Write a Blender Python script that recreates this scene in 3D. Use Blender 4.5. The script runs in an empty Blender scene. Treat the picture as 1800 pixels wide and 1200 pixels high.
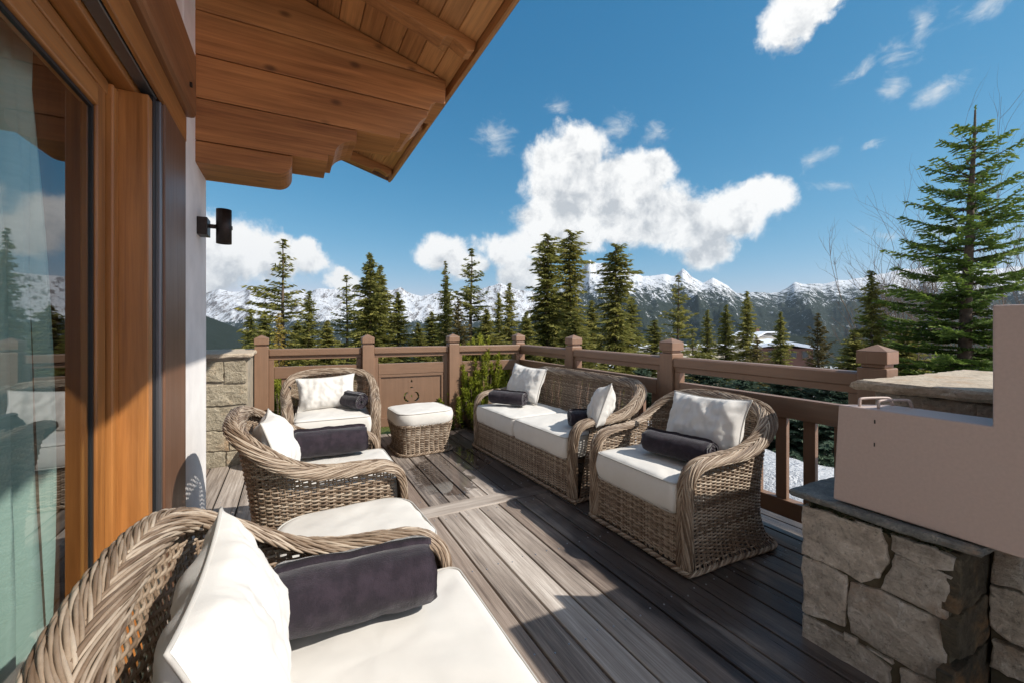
import bpy, math, random
import numpy as np
from mathutils import Vector, Matrix, noise as mnoise

random.seed(7); RNG = np.random.default_rng(11)
sc = bpy.context.scene
COL = sc.collection
R = math.radians

# ------------------------------------------------------------------ camera
CAM_H = 1.30; YAW = R(27.9); FOC = 740.0
cam_d = bpy.data.cameras.new('camera'); cam = bpy.data.objects.new('camera', cam_d); COL.objects.link(cam)
cam.location = (0, 0, CAM_H); cam.rotation_euler = (R(90), 0, -YAW)
cam_d.sensor_width = 36; cam_d.lens = FOC / 1800 * 36; cam_d.shift_y = -27 / 1800
cam_d.clip_start = 0.05; cam_d.clip_end = 60000
sc.camera = cam

# ------------------------------------------------------------------ light
SUNV = Vector((0.80, -0.85, 1.0)).normalized()
SUN_EL = math.asin(SUNV.z); SUN_AZ = math.atan2(SUNV.x, SUNV.y)
sl = bpy.data.lights.new('sun', 'SUN'); sl.energy = 4.0; sl.angle = R(0.53); sl.color = (1.0, 0.935, 0.84)
so = bpy.data.objects.new('sun', sl); COL.objects.link(so)
so.rotation_euler = (-SUNV).to_track_quat('-Z', 'Y').to_euler(); so.location = (20, -20, 30)
sc.view_settings.view_transform = 'Standard'; sc.view_settings.look = 'None'
sc.view_settings.exposure = 0.50; sc.view_settings.gamma = 1.0; sc.view_settings.use_curve_mapping = False
sc.render.engine = 'CYCLES'
sc.cycles.max_bounces = 8; sc.cycles.transparent_max_bounces = 16; sc.cycles.use_denoising = True
sc.cycles.sample_clamp_indirect = 6.0

FW = Vector((math.sin(YAW), math.cos(YAW), 0)); RT = Vector((math.cos(YAW), -math.sin(YAW), 0)); CP = Vector((0, 0, CAM_H))
def ray(x, y): return FW + RT * ((x - 900) / FOC) - Vector((0, 0, 1)) * ((y - 573) / FOC)
def at(x, y, Z): return CP + ray(x, y) * Z
def atX(x, y, X): r = ray(x, y); return CP + r * (X / r.x)
def atY(x, y, Y): r = ray(x, y); return CP + r * (Y / r.y)
def azel(x, y):
    d = ray(x, y).normalized(); return math.atan2(d.x, d.y), math.asin(d.z)

# ------------------------------------------------------------------ node helpers
class NT:
    def __init__(s, tree): s.t = tree; s.n = tree.nodes; s.l = tree.links
    def new(s, typ, **kw):
        n = s.n.new(typ)
        for k, v in kw.items(): setattr(n, k, v)
        return n
    def put(s, sock, v):
        if isinstance(v, bpy.types.NodeSocket): s.l.new(v, sock)
        elif v is not None: sock.default_value = v
    def math(s, op, a, b=None, c=None, clamp=False):
        n = s.new('ShaderNodeMath', operation=op); n.use_clamp = clamp
        s.put(n.inputs[0], a)
        if b is not None: s.put(n.inputs[1], b)
        if c is not None: s.put(n.inputs[2], c)
        return n.outputs[0]
    def vmath(s, op, a, b=None):
        n = s.new('ShaderNodeVectorMath', operation=op); s.put(n.inputs[0], a)
        if b is not None: s.put(n.inputs[1], b)
        return n.outputs['Value'] if op in ('LENGTH', 'DOT_PRODUCT', 'DISTANCE') else n.outputs[0]
    def noise(s, vec, scale, detail=5, rough=0.55, dist=0.0, dim='3D'):
        n = s.new('ShaderNodeTexNoise'); n.noise_dimensions = dim
        s.put(n.inputs['Vector'], vec); n.inputs['Scale'].default_value = scale; n.inputs['Detail'].default_value = detail
        n.inputs['Roughness'].default_value = rough; n.inputs['Distortion'].default_value = dist
        return n.outputs['Fac']
    def mapr(s, v, a, b, c=0.0, d=1.0, smooth=False):
        n = s.new('ShaderNodeMapRange'); n.clamp = True
        if smooth: n.interpolation_type = 'SMOOTHSTEP'
        s.put(n.inputs[0], v)
        for i, q in enumerate((a, b, c, d)): s.put(n.inputs[i + 1], q)
        return n.outputs[0]
    def mix(s, f, a, b, blend='MIX'):
        n = s.new('ShaderNodeMix', data_type='RGBA', blend_type=blend)
        s.put(n.inputs[0], f); s.put(n.inputs[6], c4(a)); s.put(n.inputs[7], c4(b)); return n.outputs[2]
    def ramp(s, v, stops):
        n = s.new('ShaderNodeValToRGB'); cr = n.color_ramp
        while len(cr.elements) < len(stops): cr.elements.new(0.5)
        for e, (p, c) in zip(cr.elements, stops): e.position = p; e.color = c4(c)
        s.put(n.inputs[0], v); return n.outputs[0]
    def mapping(s, vec, scale=(1, 1, 1), loc=(0, 0, 0), rot=(0, 0, 0)):
        n = s.new('ShaderNodeMapping'); s.put(n.inputs[0], vec)
        n.inputs['Scale'].default_value = scale; n.inputs['Location'].default_value = loc; n.inputs['Rotation'].default_value = rot
        return n.outputs[0]
def c4(c):
    if isinstance(c, (tuple, list)) and len(c) == 3: return (*c, 1.0)
    return c

def new_mat(name):
    m = bpy.data.materials.new(name); m.use_nodes = True
    nt = NT(m.node_tree); b = m.node_tree.nodes['Principled BSDF']
    return m, nt, b
def bump(nt, b, h, strength, dist):
    n = nt.new('ShaderNodeBump'); n.inputs['Strength'].default_value = strength; n.inputs['Distance'].default_value = dist
    nt.put(n.inputs['Height'], h); nt.l.new(n.outputs[0], b.inputs['Normal'])
def objcoord(nt, rnd=True):
    tc = nt.new('ShaderNodeTexCoord')
    if not rnd: return tc.outputs['Object']
    oi = nt.new('ShaderNodeObjectInfo')
    cx = nt.new('ShaderNodeCombineXYZ')
    nt.put(cx.inputs[0], nt.math('MULTIPLY', oi.outputs['Random'], 37.0)); nt.put(cx.inputs[1], nt.math('MULTIPLY', oi.outputs['Random'], 91.0))
    nt.put(cx.inputs[2], nt.math('MULTIPLY', oi.outputs['Random'], 53.0))
    return nt.vmath('ADD', tc.outputs['Object'], cx.outputs[0])
def rand_out(nt):
    return nt.new('ShaderNodeObjectInfo').outputs['Random']

def wood(name, dark, light, axis, rough=0.5, grain=1.0, knots=True, bstr=0.25, vary=0.25, coat=0.0):
    """stained timber, grain running along the given object axis"""
    m, nt, b = new_mat(name)
    o = objcoord(nt)
    s = [28, 28, 28]; s[axis] = 1.3
    n1 = nt.noise(nt.mapping(o, s), 1.0, 6, 0.6, 0.6)
    s2 = [110, 110, 110]; s2[axis] = 3.0
    n2 = nt.noise(nt.mapping(o, s2), 1.0, 4, 0.6)
    s3 = [5, 5, 5]; s3[axis] = 1.0
    n3 = nt.noise(nt.mapping(o, s3), 1.0, 3, 0.5, 0.3)
    f = nt.math('ADD', nt.math('MULTIPLY', n1, 0.55), nt.math('MULTIPLY', n2, 0.3))
    f = nt.math('ADD', f, nt.math('MULTIPLY', n3, 0.35))
    f = nt.math('ADD', f, nt.math('MULTIPLY', nt.math('SUBTRACT', rand_out(nt), 0.5), vary))
    col = nt.ramp(nt.mapr(f, 0.35, 0.85), [(0.0, dark), (1.0, light)])
    if knots:
        s4 = [6.5, 6.5, 6.5]; s4[axis] = 3.6
        v = nt.new('ShaderNodeTexVoronoi'); nt.put(v.inputs['Vector'], nt.mapping(o, s4)); v.inputs['Scale'].default_value = 0.8
        k = nt.mapr(v.outputs['Distance'], 0.03, 0.16, 1.0, 0.0, True)
        col = nt.mix(nt.math('MULTIPLY', k, 0.65), col, tuple(x * 0.35 for x in dark))
    nt.put(b.inputs['Base Color'], col)
    nt.put(b.inputs['Roughness'], nt.mapr(n2, 0.2, 0.8, rough - 0.08, rough + 0.12))
    if coat: b.inputs['Coat Weight'].default_value = coat; b.inputs['Coat Roughness'].default_value = 0.25
    bump(nt, b, nt.math('ADD', n2, nt.math('MULTIPLY', n1, 0.7)), bstr * grain, 0.002)
    return m

def plain(name, col, rough=0.5, metal=0.0, nscale=0, namt=0.15, bstr=0.0, bscale=60, spec=0.5, world=False):
    m, nt, b = new_mat(name)
    b.inputs['Roughness'].default_value = rough; b.inputs['Metallic'].default_value = metal; b.inputs['Specular IOR Level'].default_value = spec
    tc = nt.new('ShaderNodeTexCoord')
    if nscale:
        n = nt.noise(tc.outputs['Object'], nscale, 6, 0.6)
        nt.put(b.inputs['Base Color'], nt.mix(nt.mapr(n, 0.3, 0.7), tuple(x * (1 - namt) for x in col), tuple(min(1, x * (1 + namt)) for x in col)))
    else: b.inputs['Base Color'].default_value = c4(col)
    if bstr: bump(nt, b, nt.noise(tc.outputs['Object'], bscale, 5, 0.6), bstr, 0.003)
    return m

def painted_wood(name, col, axis_scale=(30, 30, 2)):
    m, nt, b = new_mat(name)
    o = objcoord(nt)
    n = nt.noise(nt.mapping(o, axis_scale), 1.0, 5, 0.6)
    n2 = nt.noise(o, 3.0, 5, 0.6)
    f = nt.math('ADD', nt.math('MULTIPLY', n, 0.5), nt.math('MULTIPLY', n2, 0.5))
    c = nt.mix(nt.mapr(f, 0.3, 0.7), tuple(x * 0.82 for x in col), tuple(x * 1.15 for x in col))
    wear = nt.mapr(nt.noise(nt.mapping(o, tuple(a * 1.6 for a in axis_scale)), 1.0, 6, 0.7), 0.66, 0.74)
    c = nt.mix(nt.math('MULTIPLY', wear, 0.6), c, (0.36, 0.28, 0.20))
    c = nt.mix(nt.mapr(nt.noise(nt.mapping(o, tuple(a * 0.8 for a in axis_scale)), 1.0, 7, 0.75), 0.30, 0.42, 0.35, 0.0), c, (0.10, 0.06, 0.04))
    nt.put(b.inputs['Base Color'], c); b.inputs['Roughness'].default_value = 0.42
    bump(nt, b, nt.math('ADD', n, nt.noise(nt.mapping(o, tuple(a * 5 for a in axis_scale)), 1.0, 4, 0.6)), 0.45, 0.002)
    return m

M = {}
M['soffit'] = wood('soffit_wood', (0.10, 0.026, 0.006), (0.60, 0.255, 0.080), 0, 0.5, vary=0.30, bstr=0.5)
M['soffit_y'] = wood('soffit_wood_y', (0.17, 0.055, 0.015), (0.74, 0.36, 0.13), 1, 0.5, vary=0.3)
M['frame_z'] = wood('window_frame_wood', (0.15, 0.050, 0.012), (0.56, 0.24, 0.066), 2, 0.36, 0.6, False, 0.2, 0.1, 0.2)
M['frame_y'] = wood('window_head_wood', (0.15, 0.050, 0.012), (0.56, 0.24, 0.066), 1, 0.36, 0.6, False, 0.2, 0.1, 0.2)
M['trim_z'] = wood('window_trim_wood', (0.10, 0.045, 0.024), (0.20, 0.10, 0.058), 2, 0.42, 0.6, False, 0.2, 0.1)
M['beam_y'] = wood('header_beam_wood', (0.14, 0.052, 0.020), (0.46, 0.21, 0.085), 1, 0.45, 0.8, False)
M['rail'] = painted_wood('railing_paint', (0.25, 0.15, 0.096))
M['rail_y'] = painted_wood('railing_paint_side', (0.25, 0.15, 0.096), (30, 2, 30))
M['rail_x'] = painted_wood('railing_paint_back', (0.25, 0.15, 0.096), (2, 30, 30))
M['cushion'] = None
def fabric(name, col, scale, bstr, sheen=0.0, wr=0.0, rough=0.9, mottled=0.0, mcol=None):
    m, nt, b = new_mat(name)
    o = nt.new('ShaderNodeTexCoord').outputs['Object']
    n = nt.noise(o, scale, 3, 0.6); n2 = nt.noise(o, 7.0, 4, 0.6)
    c = nt.mix(nt.mapr(n2, 0.3, 0.7), tuple(x * 0.95 for x in col), tuple(min(1, x * 1.03) for x in col))
    if mottled:
        n3 = nt.noise(o, 22.0, 4, 0.65)
        c = nt.mix(nt.math('MULTIPLY', nt.mapr(n3, 0.42, 0.62), mottled), c, mcol)
    nt.put(b.inputs['Base Color'], c)
    b.inputs['Roughness'].default_value = rough; b.inputs['Sheen Weight'].default_value = sheen; b.inputs['Sheen Roughness'].default_value = 0.45
    b.inputs['Specular IOR Level'].default_value = 0.25
    h = nt.math('MULTIPLY', n, 1.0)
    if wr: h = nt.math('ADD', h, nt.math('MULTIPLY', nt.noise(nt.mapping(o, (9, 3, 5)), 1.0, 3, 0.5, 1.2), wr))
    bump(nt, b, h, bstr, 0.003)
    return m
M['cushion'] = fabric('white_canvas', (0.70, 0.68, 0.645), 480, 0.10)
M['pillow'] = fabric('white_pillow_canvas', (0.72, 0.70, 0.67), 420, 0.16, wr=6.0)
M['piping'] = fabric('white_piping', (0.50, 0.48, 0.45), 400, 0.1)
M['throw'] = fabric('plum_velvet', (0.020, 0.015, 0.022), 260, 0.6, sheen=0.30, wr=3.0, mottled=0.5, mcol=(0.050, 0.036, 0.050))

def wicker_mat():
    m, nt, b = new_mat('wicker')
    a = nt.new('ShaderNodeAttribute'); a.attribute_name = 'tint'
    o = nt.new('ShaderNodeTexCoord').outputs['Object']
    n = nt.noise(o, 55, 4, 0.65)
    f = nt.math('ADD', nt.math('MULTIPLY', a.outputs['Fac'], 0.75), nt.math('MULTIPLY', n, 0.35))
    c = nt.ramp(f, [(0.0, (0.075, 0.044, 0.027)), (0.35, (0.20, 0.138, 0.092)), (0.65, (0.325, 0.247, 0.180)), (1.0, (0.50, 0.415, 0.325))])
    nt.put(b.inputs['Base Color'], c); b.inputs['Roughness'].default_value = 0.48
    bump(nt, b, nt.noise(o, 300, 3, 0.6), 0.25, 0.001)
    return m
M['wicker'] = wicker_mat()
M['dark_core'] = plain('seat_platform_board', (0.10, 0.065, 0.04), 0.7)

def deck_mat(name, axis):
    m, nt, b = new_mat(name)
    tc = nt.new('ShaderNodeTexCoord'); geo = nt.new('ShaderNodeNewGeometry')
    o = objcoord(nt); P = geo.outputs['Position']; rnd = rand_out(nt)
    s = [55, 55, 55]; s[axis] = 1.6
    n1 = nt.noise(nt.mapping(o, s), 1.0, 8, 0.68, 0.3)
    s2 = [190, 190, 190]; s2[axis] = 3.5
    n2 = nt.noise(nt.mapping(o, s2), 1.0, 5, 0.7)
    s3 = [9, 9, 9]; s3[axis] = 1.1
    n3 = nt.noise(nt.mapping(o, s3), 1.0, 4, 0.6, 0.5)
    f = nt.math('ADD', nt.math('MULTIPLY', n1, 0.5), nt.math('MULTIPLY', n2, 0.32))
    f = nt.math('ADD', f, nt.math('MULTIPLY', n3, 0.34))
    f = nt.math('ADD', f, nt.math('MULTIPLY', nt.math('SUBTRACT', rnd, 0.5), 0.20))
    col = nt.ramp(nt.mapr(f, 0.42, 0.76), [(0.0, (0.10, 0.080, 0.069)), (0.40, (0.30, 0.250, 0.212)), (0.75, (0.46, 0.40, 0.35)), (1.0, (0.66, 0.60, 0.54))])
    # some boards keep more of their brown
    brown = nt.mapr(nt.math('FRACT', nt.math('MULTIPLY', rnd, 7.31)), 0.62, 0.95)
    col = nt.mix(nt.math('MULTIPLY', brown, 0.65), col, nt.ramp(nt.mapr(f, 0.38, 0.80), [(0, (0.085, 0.045, 0.026)), (1, (0.28, 0.175, 0.115))]))
    # wetness: soaked edges and wet patches
    sx = nt.new('ShaderNodeSeparateXYZ'); nt.put(sx.inputs[0], P)
    wn = nt.noise(nt.mapping(P, (7.0, 1.0, 1.0)), 1.0, 5, 0.6, 0.4)
    wn2 = nt.noise(P, 2.3, 5, 0.6, 0.3)
    right = nt.mapr(sx.outputs[0], 1.15, 1.60)
    wet = nt.mapr(nt.math('ADD', nt.math('MULTIPLY', right, 0.36), nt.math('ADD', nt.math('MULTIPLY', wn, 0.55), nt.math('MULTIPLY', wn2, 0.35))), 0.60, 0.82, smooth=True)
    d = nt.vmath('LENGTH', nt.vmath('MULTIPLY', nt.vmath('SUBTRACT', P, (1.17, 3.52, 0.0)), (1.0 / 0.26, 1.0 / 0.50, 0)))
    pd = nt.mapr(nt.math('ADD', d, nt.math('MULTIPLY', nt.math('SUBTRACT', nt.noise(P, 9, 5, 0.65), 0.5), 1.1)), 0.86, 1.0, 1.0, 0.0, True)
    d2 = nt.vmath('LENGTH', nt.vmath('MULTIPLY', nt.vmath('SUBTRACT', P, (1.48, 3.95, 0.0)), (1.0 / 0.30, 1.0 / 0.42, 0)))
    pd2 = nt.mapr(nt.math('ADD', d2, nt.math('MULTIPLY', nt.math('SUBTRACT', nt.noise(P, 8, 5, 0.65), 0.5), 1.1)), 0.86, 1.0, 1.0, 0.0, True)
    puddle = nt.math('MAXIMUM', pd, pd2)
    dark = nt.math('MAXIMUM', nt.math('MULTIPLY', wet, 0.92), nt.math('MULTIPLY', puddle, 0.75))
    col = nt.mix(dark, col, nt.mix(1.0, col, (0.15, 0.14, 0.155), 'MULTIPLY'))
    nt.put(b.inputs['Base Color'], col)
    rg = nt.mapr(n1, 0.3, 0.7, 0.62, 0.85)
    rg = nt.math('SUBTRACT', rg, nt.math('MULTIPLY', wet, 0.40))
    rg = nt.math('ADD', nt.math('MULTIPLY', rg, nt.math('SUBTRACT', 1.0, puddle)), nt.math('MULTIPLY', puddle, 0.03))
    nt.put(b.inputs['Roughness'], rg)
    h = nt.math('MULTIPLY', nt.math('ADD', n2, nt.math('MULTIPLY', n1, 1.2)), nt.math('SUBTRACT', 1.0, nt.math('MULTIPLY', puddle, 0.97)))
    bump(nt, b, h, 0.55, 0.0025)
    return m
M['deck'] = deck_mat('weathered_deck', 1); M['deck_x'] = deck_mat('weathered_deck_cross', 0)

def stone_mat(name, c1, c2, c3, moss=0.5, scale=1.0, bd=0.015):
    m, nt, b = new_mat(name)
    o = objcoord(nt)
    n1 = nt.noise(nt.mapping(o, (9 * scale, 9 * scale, 16 * scale)), 1.0, 9, 0.7, 0.6)
    n2 = nt.noise(o, 42 * scale, 7, 0.72); n3 = nt.noise(o, 3.1 * scale, 4, 0.6)
    col = nt.ramp(nt.mapr(nt.math('ADD', nt.math('MULTIPLY', n1, 0.6), nt.math('MULTIPLY', n2, 0.4)), 0.34, 0.68), [(0, c1), (0.55, c2), (1, c3)])
    rust = nt.math('MULTIPLY', nt.mapr(n3, 0.54, 0.64), nt.mapr(n1, 0.4, 0.6))
    col = nt.mix(nt.math('MULTIPLY', rust, 0.55), col, (0.34, 0.17, 0.06))
    fl = nt.mapr(nt.noise(nt.mapping(o, (30 * scale, 30 * scale, 14 * scale), rot=(0.5, 0.4, 0.3)), 1.0, 6, 0.7, 0.8), 0.60, 0.70)
    col = nt.mix(nt.math('MULTIPLY', fl, 0.65), col, tuple(min(0.95, x * 1.35) for x in c3))
    col = nt.mix(0.55, col, nt.mix(1.0, col, nt.mix(nt.math('FRACT', nt.math('MULTIPLY', rand_out(nt), 13.7)), (0.72, 0.70, 0.66), (1.15, 1.08, 0.98)), 'MULTIPLY'))
    pit = nt.mapr(nt.noise(o, 75 * scale, 5, 0.7), 0.34, 0.44, 0.55, 0.0)
    col = nt.mix(pit, col, tuple(x * 0.45 for x in c1))
    nt.put(b.inputs['Base Color'], col); b.inputs['Roughness'].default_value = 0.82
    bump(nt, b, nt.math('ADD', nt.math('MULTIPLY', n1, 2.2), nt.math('MULTIPLY', n2, 1.3)), 0.9, bd)
    return m
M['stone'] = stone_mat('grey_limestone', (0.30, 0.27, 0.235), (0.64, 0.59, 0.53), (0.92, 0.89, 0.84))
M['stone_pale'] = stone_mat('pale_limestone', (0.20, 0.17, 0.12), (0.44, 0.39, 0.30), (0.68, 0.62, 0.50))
M['stone_dark'] = stone_mat('dark_stone', (0.035, 0.033, 0.025), (0.10, 0.088, 0.062), (0.22, 0.18, 0.125))  # much darker stone tone, used on the pier's near side face
M['slab'] = stone_mat('slate_slab', (0.075, 0.085, 0.09), (0.19, 0.205, 0.205), (0.38, 0.36, 0.32), scale=1.6, bd=0.004)
M['slab_pale'] = stone_mat('pale_slab', (0.28, 0.235, 0.18), (0.50, 0.43, 0.345), (0.68, 0.61, 0.51), scale=1.6, bd=0.003)
M['mortar'] = plain('dark_mortar', (0.085, 0.072, 0.048), 0.95, 0, 14, 0.5, 0.8, 50)
M['mortar_pale'] = plain('pale_mortar', (0.36, 0.31, 0.24), 0.95, 0, 9, 0.25, 0.7, 60)
M['moss'] = plain('moss', (0.020, 0.026, 0.007), 0.95, 0, 30, 0.5, 1.0, 120)
M['plaster'] = plain('white_plaster', (0.86, 0.83, 0.81), 0.85, 0, 3.5, 0.10, 0.35, 14)
M['taupe'] = plain('taupe_powder_coat', (0.50, 0.40, 0.365), 0.52, 0.0, 90, 0.05, 0.10, 900)
M['metal'] = plain('dark_bronze_metal', (0.045, 0.036, 0.032), 0.42, 0.7, 30, 0.2)
M['track'] = plain('grey_aluminium_track', (0.20, 0.21, 0.23), 0.35, 0.8)
M['rubber'] = plain('black_rubber', (0.012, 0.012, 0.014), 0.5)
M['interior'] = plain('interior_wall', (0.20, 0.12, 0.07), 0.8)
M['roof'] = plain('roof_covering', (0.10, 0.085, 0.075), 0.8)
M['screw'] = plain('steel_screw', (0.38, 0.40, 0.44), 0.4, 0.9)
M['chrome'] = plain('polished_handle', (0.60, 0.52, 0.50), 0.22, 0.9)
M['earth'] = plain('dark_earth', (0.04, 0.03, 0.02), 0.95)

def curtain_mat():
    m, nt, b = new_mat('teal_curtain')
    o = nt.new('ShaderNodeTexCoord').outputs['Object']
    n = nt.noise(nt.mapping(o, (300, 300, 900)), 1.0, 2); n2 = nt.noise(nt.mapping(o, (6, 6, 90)), 1.0, 3)
    nt.put(b.inputs['Base Color'], nt.mix(n2, (0.46, 0.57, 0.54), (0.62, 0.72, 0.69)))
    b.inputs['Roughness'].default_value = 0.9; bump(nt, b, n, 0.2, 0.001)
    return m
M['curtain'] = curtain_mat()
def glass_mat():
    m = bpy.data.materials.new('window_glass'); m.use_nodes = True; nt = NT(m.node_tree); nt.n.clear()
    out = nt.new('ShaderNodeOutputMaterial'); tr = nt.new('ShaderNodeBsdfTransparent'); gl = nt.new('ShaderNodeBsdfGlossy'); mx = nt.new('ShaderNodeMixShader')
    tr.inputs[0].default_value = (0.88, 0.93, 0.91, 1); gl.inputs['Roughness'].default_value = 0.0
    fr = nt.new('ShaderNodeFresnel'); fr.inputs['IOR'].default_value = 1.95; gb = nt.new('ShaderNodeNewGeometry')
    nt.put(mx.inputs[0], nt.math('MULTIPLY', nt.math('MULTIPLY', fr.outputs[0], 1.35, clamp=True), nt.math('SUBTRACT', 1.0, gb.outputs['Backfacing']))); nt.l.new(tr.outputs[0], mx.inputs[1]); nt.l.new(gl.outputs[0], mx.inputs[2]); nt.l.new(mx.outputs[0], out.inputs[0])
    return m
M['glass'] = glass_mat()

def leaf_mat(name, ca, cb, cc, trans=0.15):
    m, nt, b = new_mat(name)
    a = nt.new('ShaderNodeAttribute'); a.attribute_name = 'tint'
    oi = rand_out(nt)
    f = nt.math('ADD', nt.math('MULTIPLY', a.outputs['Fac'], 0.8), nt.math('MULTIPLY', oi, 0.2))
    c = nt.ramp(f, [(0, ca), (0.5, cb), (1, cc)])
    nt.put(b.inputs['Base Color'], c); b.inputs['Roughness'].default_value = 0.6; b.inputs['Specular IOR Level'].default_value = 0.25
    if trans:
        out = [n for n in nt.n if n.type == 'OUTPUT_MATERIAL'][0]
        tl = nt.new('ShaderNodeBsdfTranslucent'); nt.put(tl.inputs[0], c); mx = nt.new('ShaderNodeMixShader'); mx.inputs[0].default_value = trans
        nt.l.new(b.outputs[0], mx.inputs[1]); nt.l.new(tl.outputs[0], mx.inputs[2]); nt.l.new(mx.outputs[0], out.inputs[0])
    return m
M['needle'] = leaf_mat('spruce_needles', (0.048, 0.062, 0.018), (0.175, 0.178, 0.042), (0.38, 0.335, 0.09), 0.38)
M['needle_big'] = leaf_mat('fresh_spruce_needles', (0.040, 0.080, 0.020), (0.16, 0.235, 0.042), (0.42, 0.45, 0.085), 0.4)
M['needle_gold'] = leaf_mat('golden_larch_needles', (0.14, 0.10, 0.02), (0.32, 0.23, 0.05), (0.48, 0.36, 0.09), 0.3)
M['needle_brown'] = leaf_mat('browned_spruce_needles', (0.05, 0.045, 0.015), (0.13, 0.105, 0.035), (0.26, 0.20, 0.07), 0.25)
M['needle_blue'] = leaf_mat('blue_spruce_needles', (0.018, 0.035, 0.025), (0.04, 0.07, 0.045), (0.10, 0.14, 0.085), 0.2)
M['pine'] = leaf_mat('mountain_pine_needles', (0.08, 0.12, 0.016), (0.23, 0.27, 0.03), (0.48, 0.46, 0.07), 0.35)
M['bark'] = plain('bark', (0.12, 0.085, 0.062), 0.9, 0, 12, 0.4, 0.6, 40)
M['bark_grey'] = plain('grey_twig_bark', (0.17, 0.125, 0.095), 0.9, 0, 12, 0.3)

# ------------------------------------------------------------------ object helpers
def mesh_np(name, verts, faces, mat, smooth=False, tint=None, tri=False):
    """verts (n,3) array, faces (m,k) array of equal-sided faces or a list"""
    me = bpy.data.meshes.new(name)
    if isinstance(faces, np.ndarray):
        v = np.asarray(verts, dtype=np.float32); f = np.asarray(faces, dtype=np.int32); k = f.shape[1]
        me.vertices.add(len(v)); me.vertices.foreach_set('co', v.ravel())
        me.loops.add(f.size); me.loops.foreach_set('vertex_index', f.ravel())
        me.polygons.add(len(f)); me.polygons.foreach_set('loop_start', np.arange(0, f.size, k, dtype=np.int32))
        me.update(calc_edges=True)
    else:
        me.from_pydata([tuple(p) for p in verts], [], faces); me.update()
    if smooth: me.polygons.foreach_set('use_smooth', np.ones(len(me.polygons), dtype=bool))
    if tint is not None:
        at_ = me.attributes.new('tint', 'FLOAT', 'POINT'); at_.data.foreach_set('value', np.asarray(tint, dtype=np.float32))
    if mat is not None: me.materials.append(mat)
    me.validate(); return me
def link(name, me, parent=None, loc=None, rot=None, kind=None, label=None):
    o = bpy.data.objects.new(name, me); COL.objects.link(o)
    if parent is not None: o.parent = parent
    if loc is not None: o.location = loc
    if rot is not None: o.rotation_euler = rot
    if kind: o['kind'] = kind
    if label: o['label'] = label
    return o
def tag(o, label, cat, group=None, kind=None):
    o['label'] = label; o['category'] = cat
    if group: o['group'] = group
    if kind: o['kind'] = kind
    return o
def thing(name, label, cat, loc=(0, 0, 0), rz=0, group=None):
    o = bpy.data.objects.new(name, None); COL.objects.link(o); o.location = loc; o.rotation_euler = (0, 0, rz)
    o.empty_display_size = 0.2
    return tag(o, label, cat, group)
def structure(name, me_or_none, parent=None, loc=(0, 0, 0)):
    o = bpy.data.objects.new(name, me_or_none); COL.objects.link(o); o.location = loc; o['kind'] = 'structure'
    if parent: o.parent = parent
    return o
def bevel(o, w=0.004, seg=2):
    m = o.modifiers.new('edge', 'BEVEL'); m.width = w; m.segments = seg; m.limit_method = 'ANGLE'; m.angle_limit = R(40); return o
CUBE_F = [(0, 3, 2, 1), (4, 5, 6, 7), (0, 1, 5, 4), (1, 2, 6, 5), (2, 3, 7, 6), (3, 0, 4, 7)]
def box_vf(x0, x1, y0, y1, z0, z1):
    return [(x0, y0, z0), (x1, y0, z0), (x1, y1, z0), (x0, y1, z0), (x0, y0, z1), (x1, y0, z1), (x1, y1, z1), (x0, y1, z1)], CUBE_F
def box(name, mat, x0, x1, y0, y1, z0, z1, parent=None, bv=0.0, kind=None, label=None):
    """box with its origin at its own centre"""
    cx, cy, cz = (x0 + x1) / 2, (y0 + y1) / 2, (z0 + z1) / 2
    v, f = box_vf(x0 - cx, x1 - cx, y0 - cy, y1 - cy, z0 - cz, z1 - cz)
    o = link(name, mesh_np(name, v, f, mat), parent, (cx, cy, cz), kind=kind, label=label)
    if bv: bevel(o, bv)
    return o
class MB:
    def __init__(s): s.v = []; s.f = []
    def add(s, v, f):
        b = len(s.v); s.v += [tuple(p) for p in v]; s.f += [tuple(i + b for i in q) for q in f]; return s
    def box(s, *a): return s.add(*box_vf(*a))
    def build(s, name, mat, parent=None, bv=0, kind=None, smooth=False, loc=None, label=None):
        o = link(name, mesh_np(name, s.v, s.f, mat, smooth), parent, loc, kind=kind, label=label)
        if bv: bevel(o, bv)
        return o
def prism(poly, a0, a1, axis):
    """extrude a 2-D polygon along axis ('x': poly is (y,z); 'y': (x,z); 'z': (x,y))"""
    n = len(poly)
    def p(q, a): return {'x': (a, q[0], q[1]), 'y': (q[0], a, q[1]), 'z': (q[0], q[1], a)}[axis]
    v = [p(q, a0) for q in poly] + [p(q, a1) for q in poly]
    f = [tuple(range(n)), tuple(range(2 * n - 1, n - 1, -1))] + [(i, i + n, (i + 1) % n + n, (i + 1) % n) for i in range(n)]
    return v, f
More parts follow.
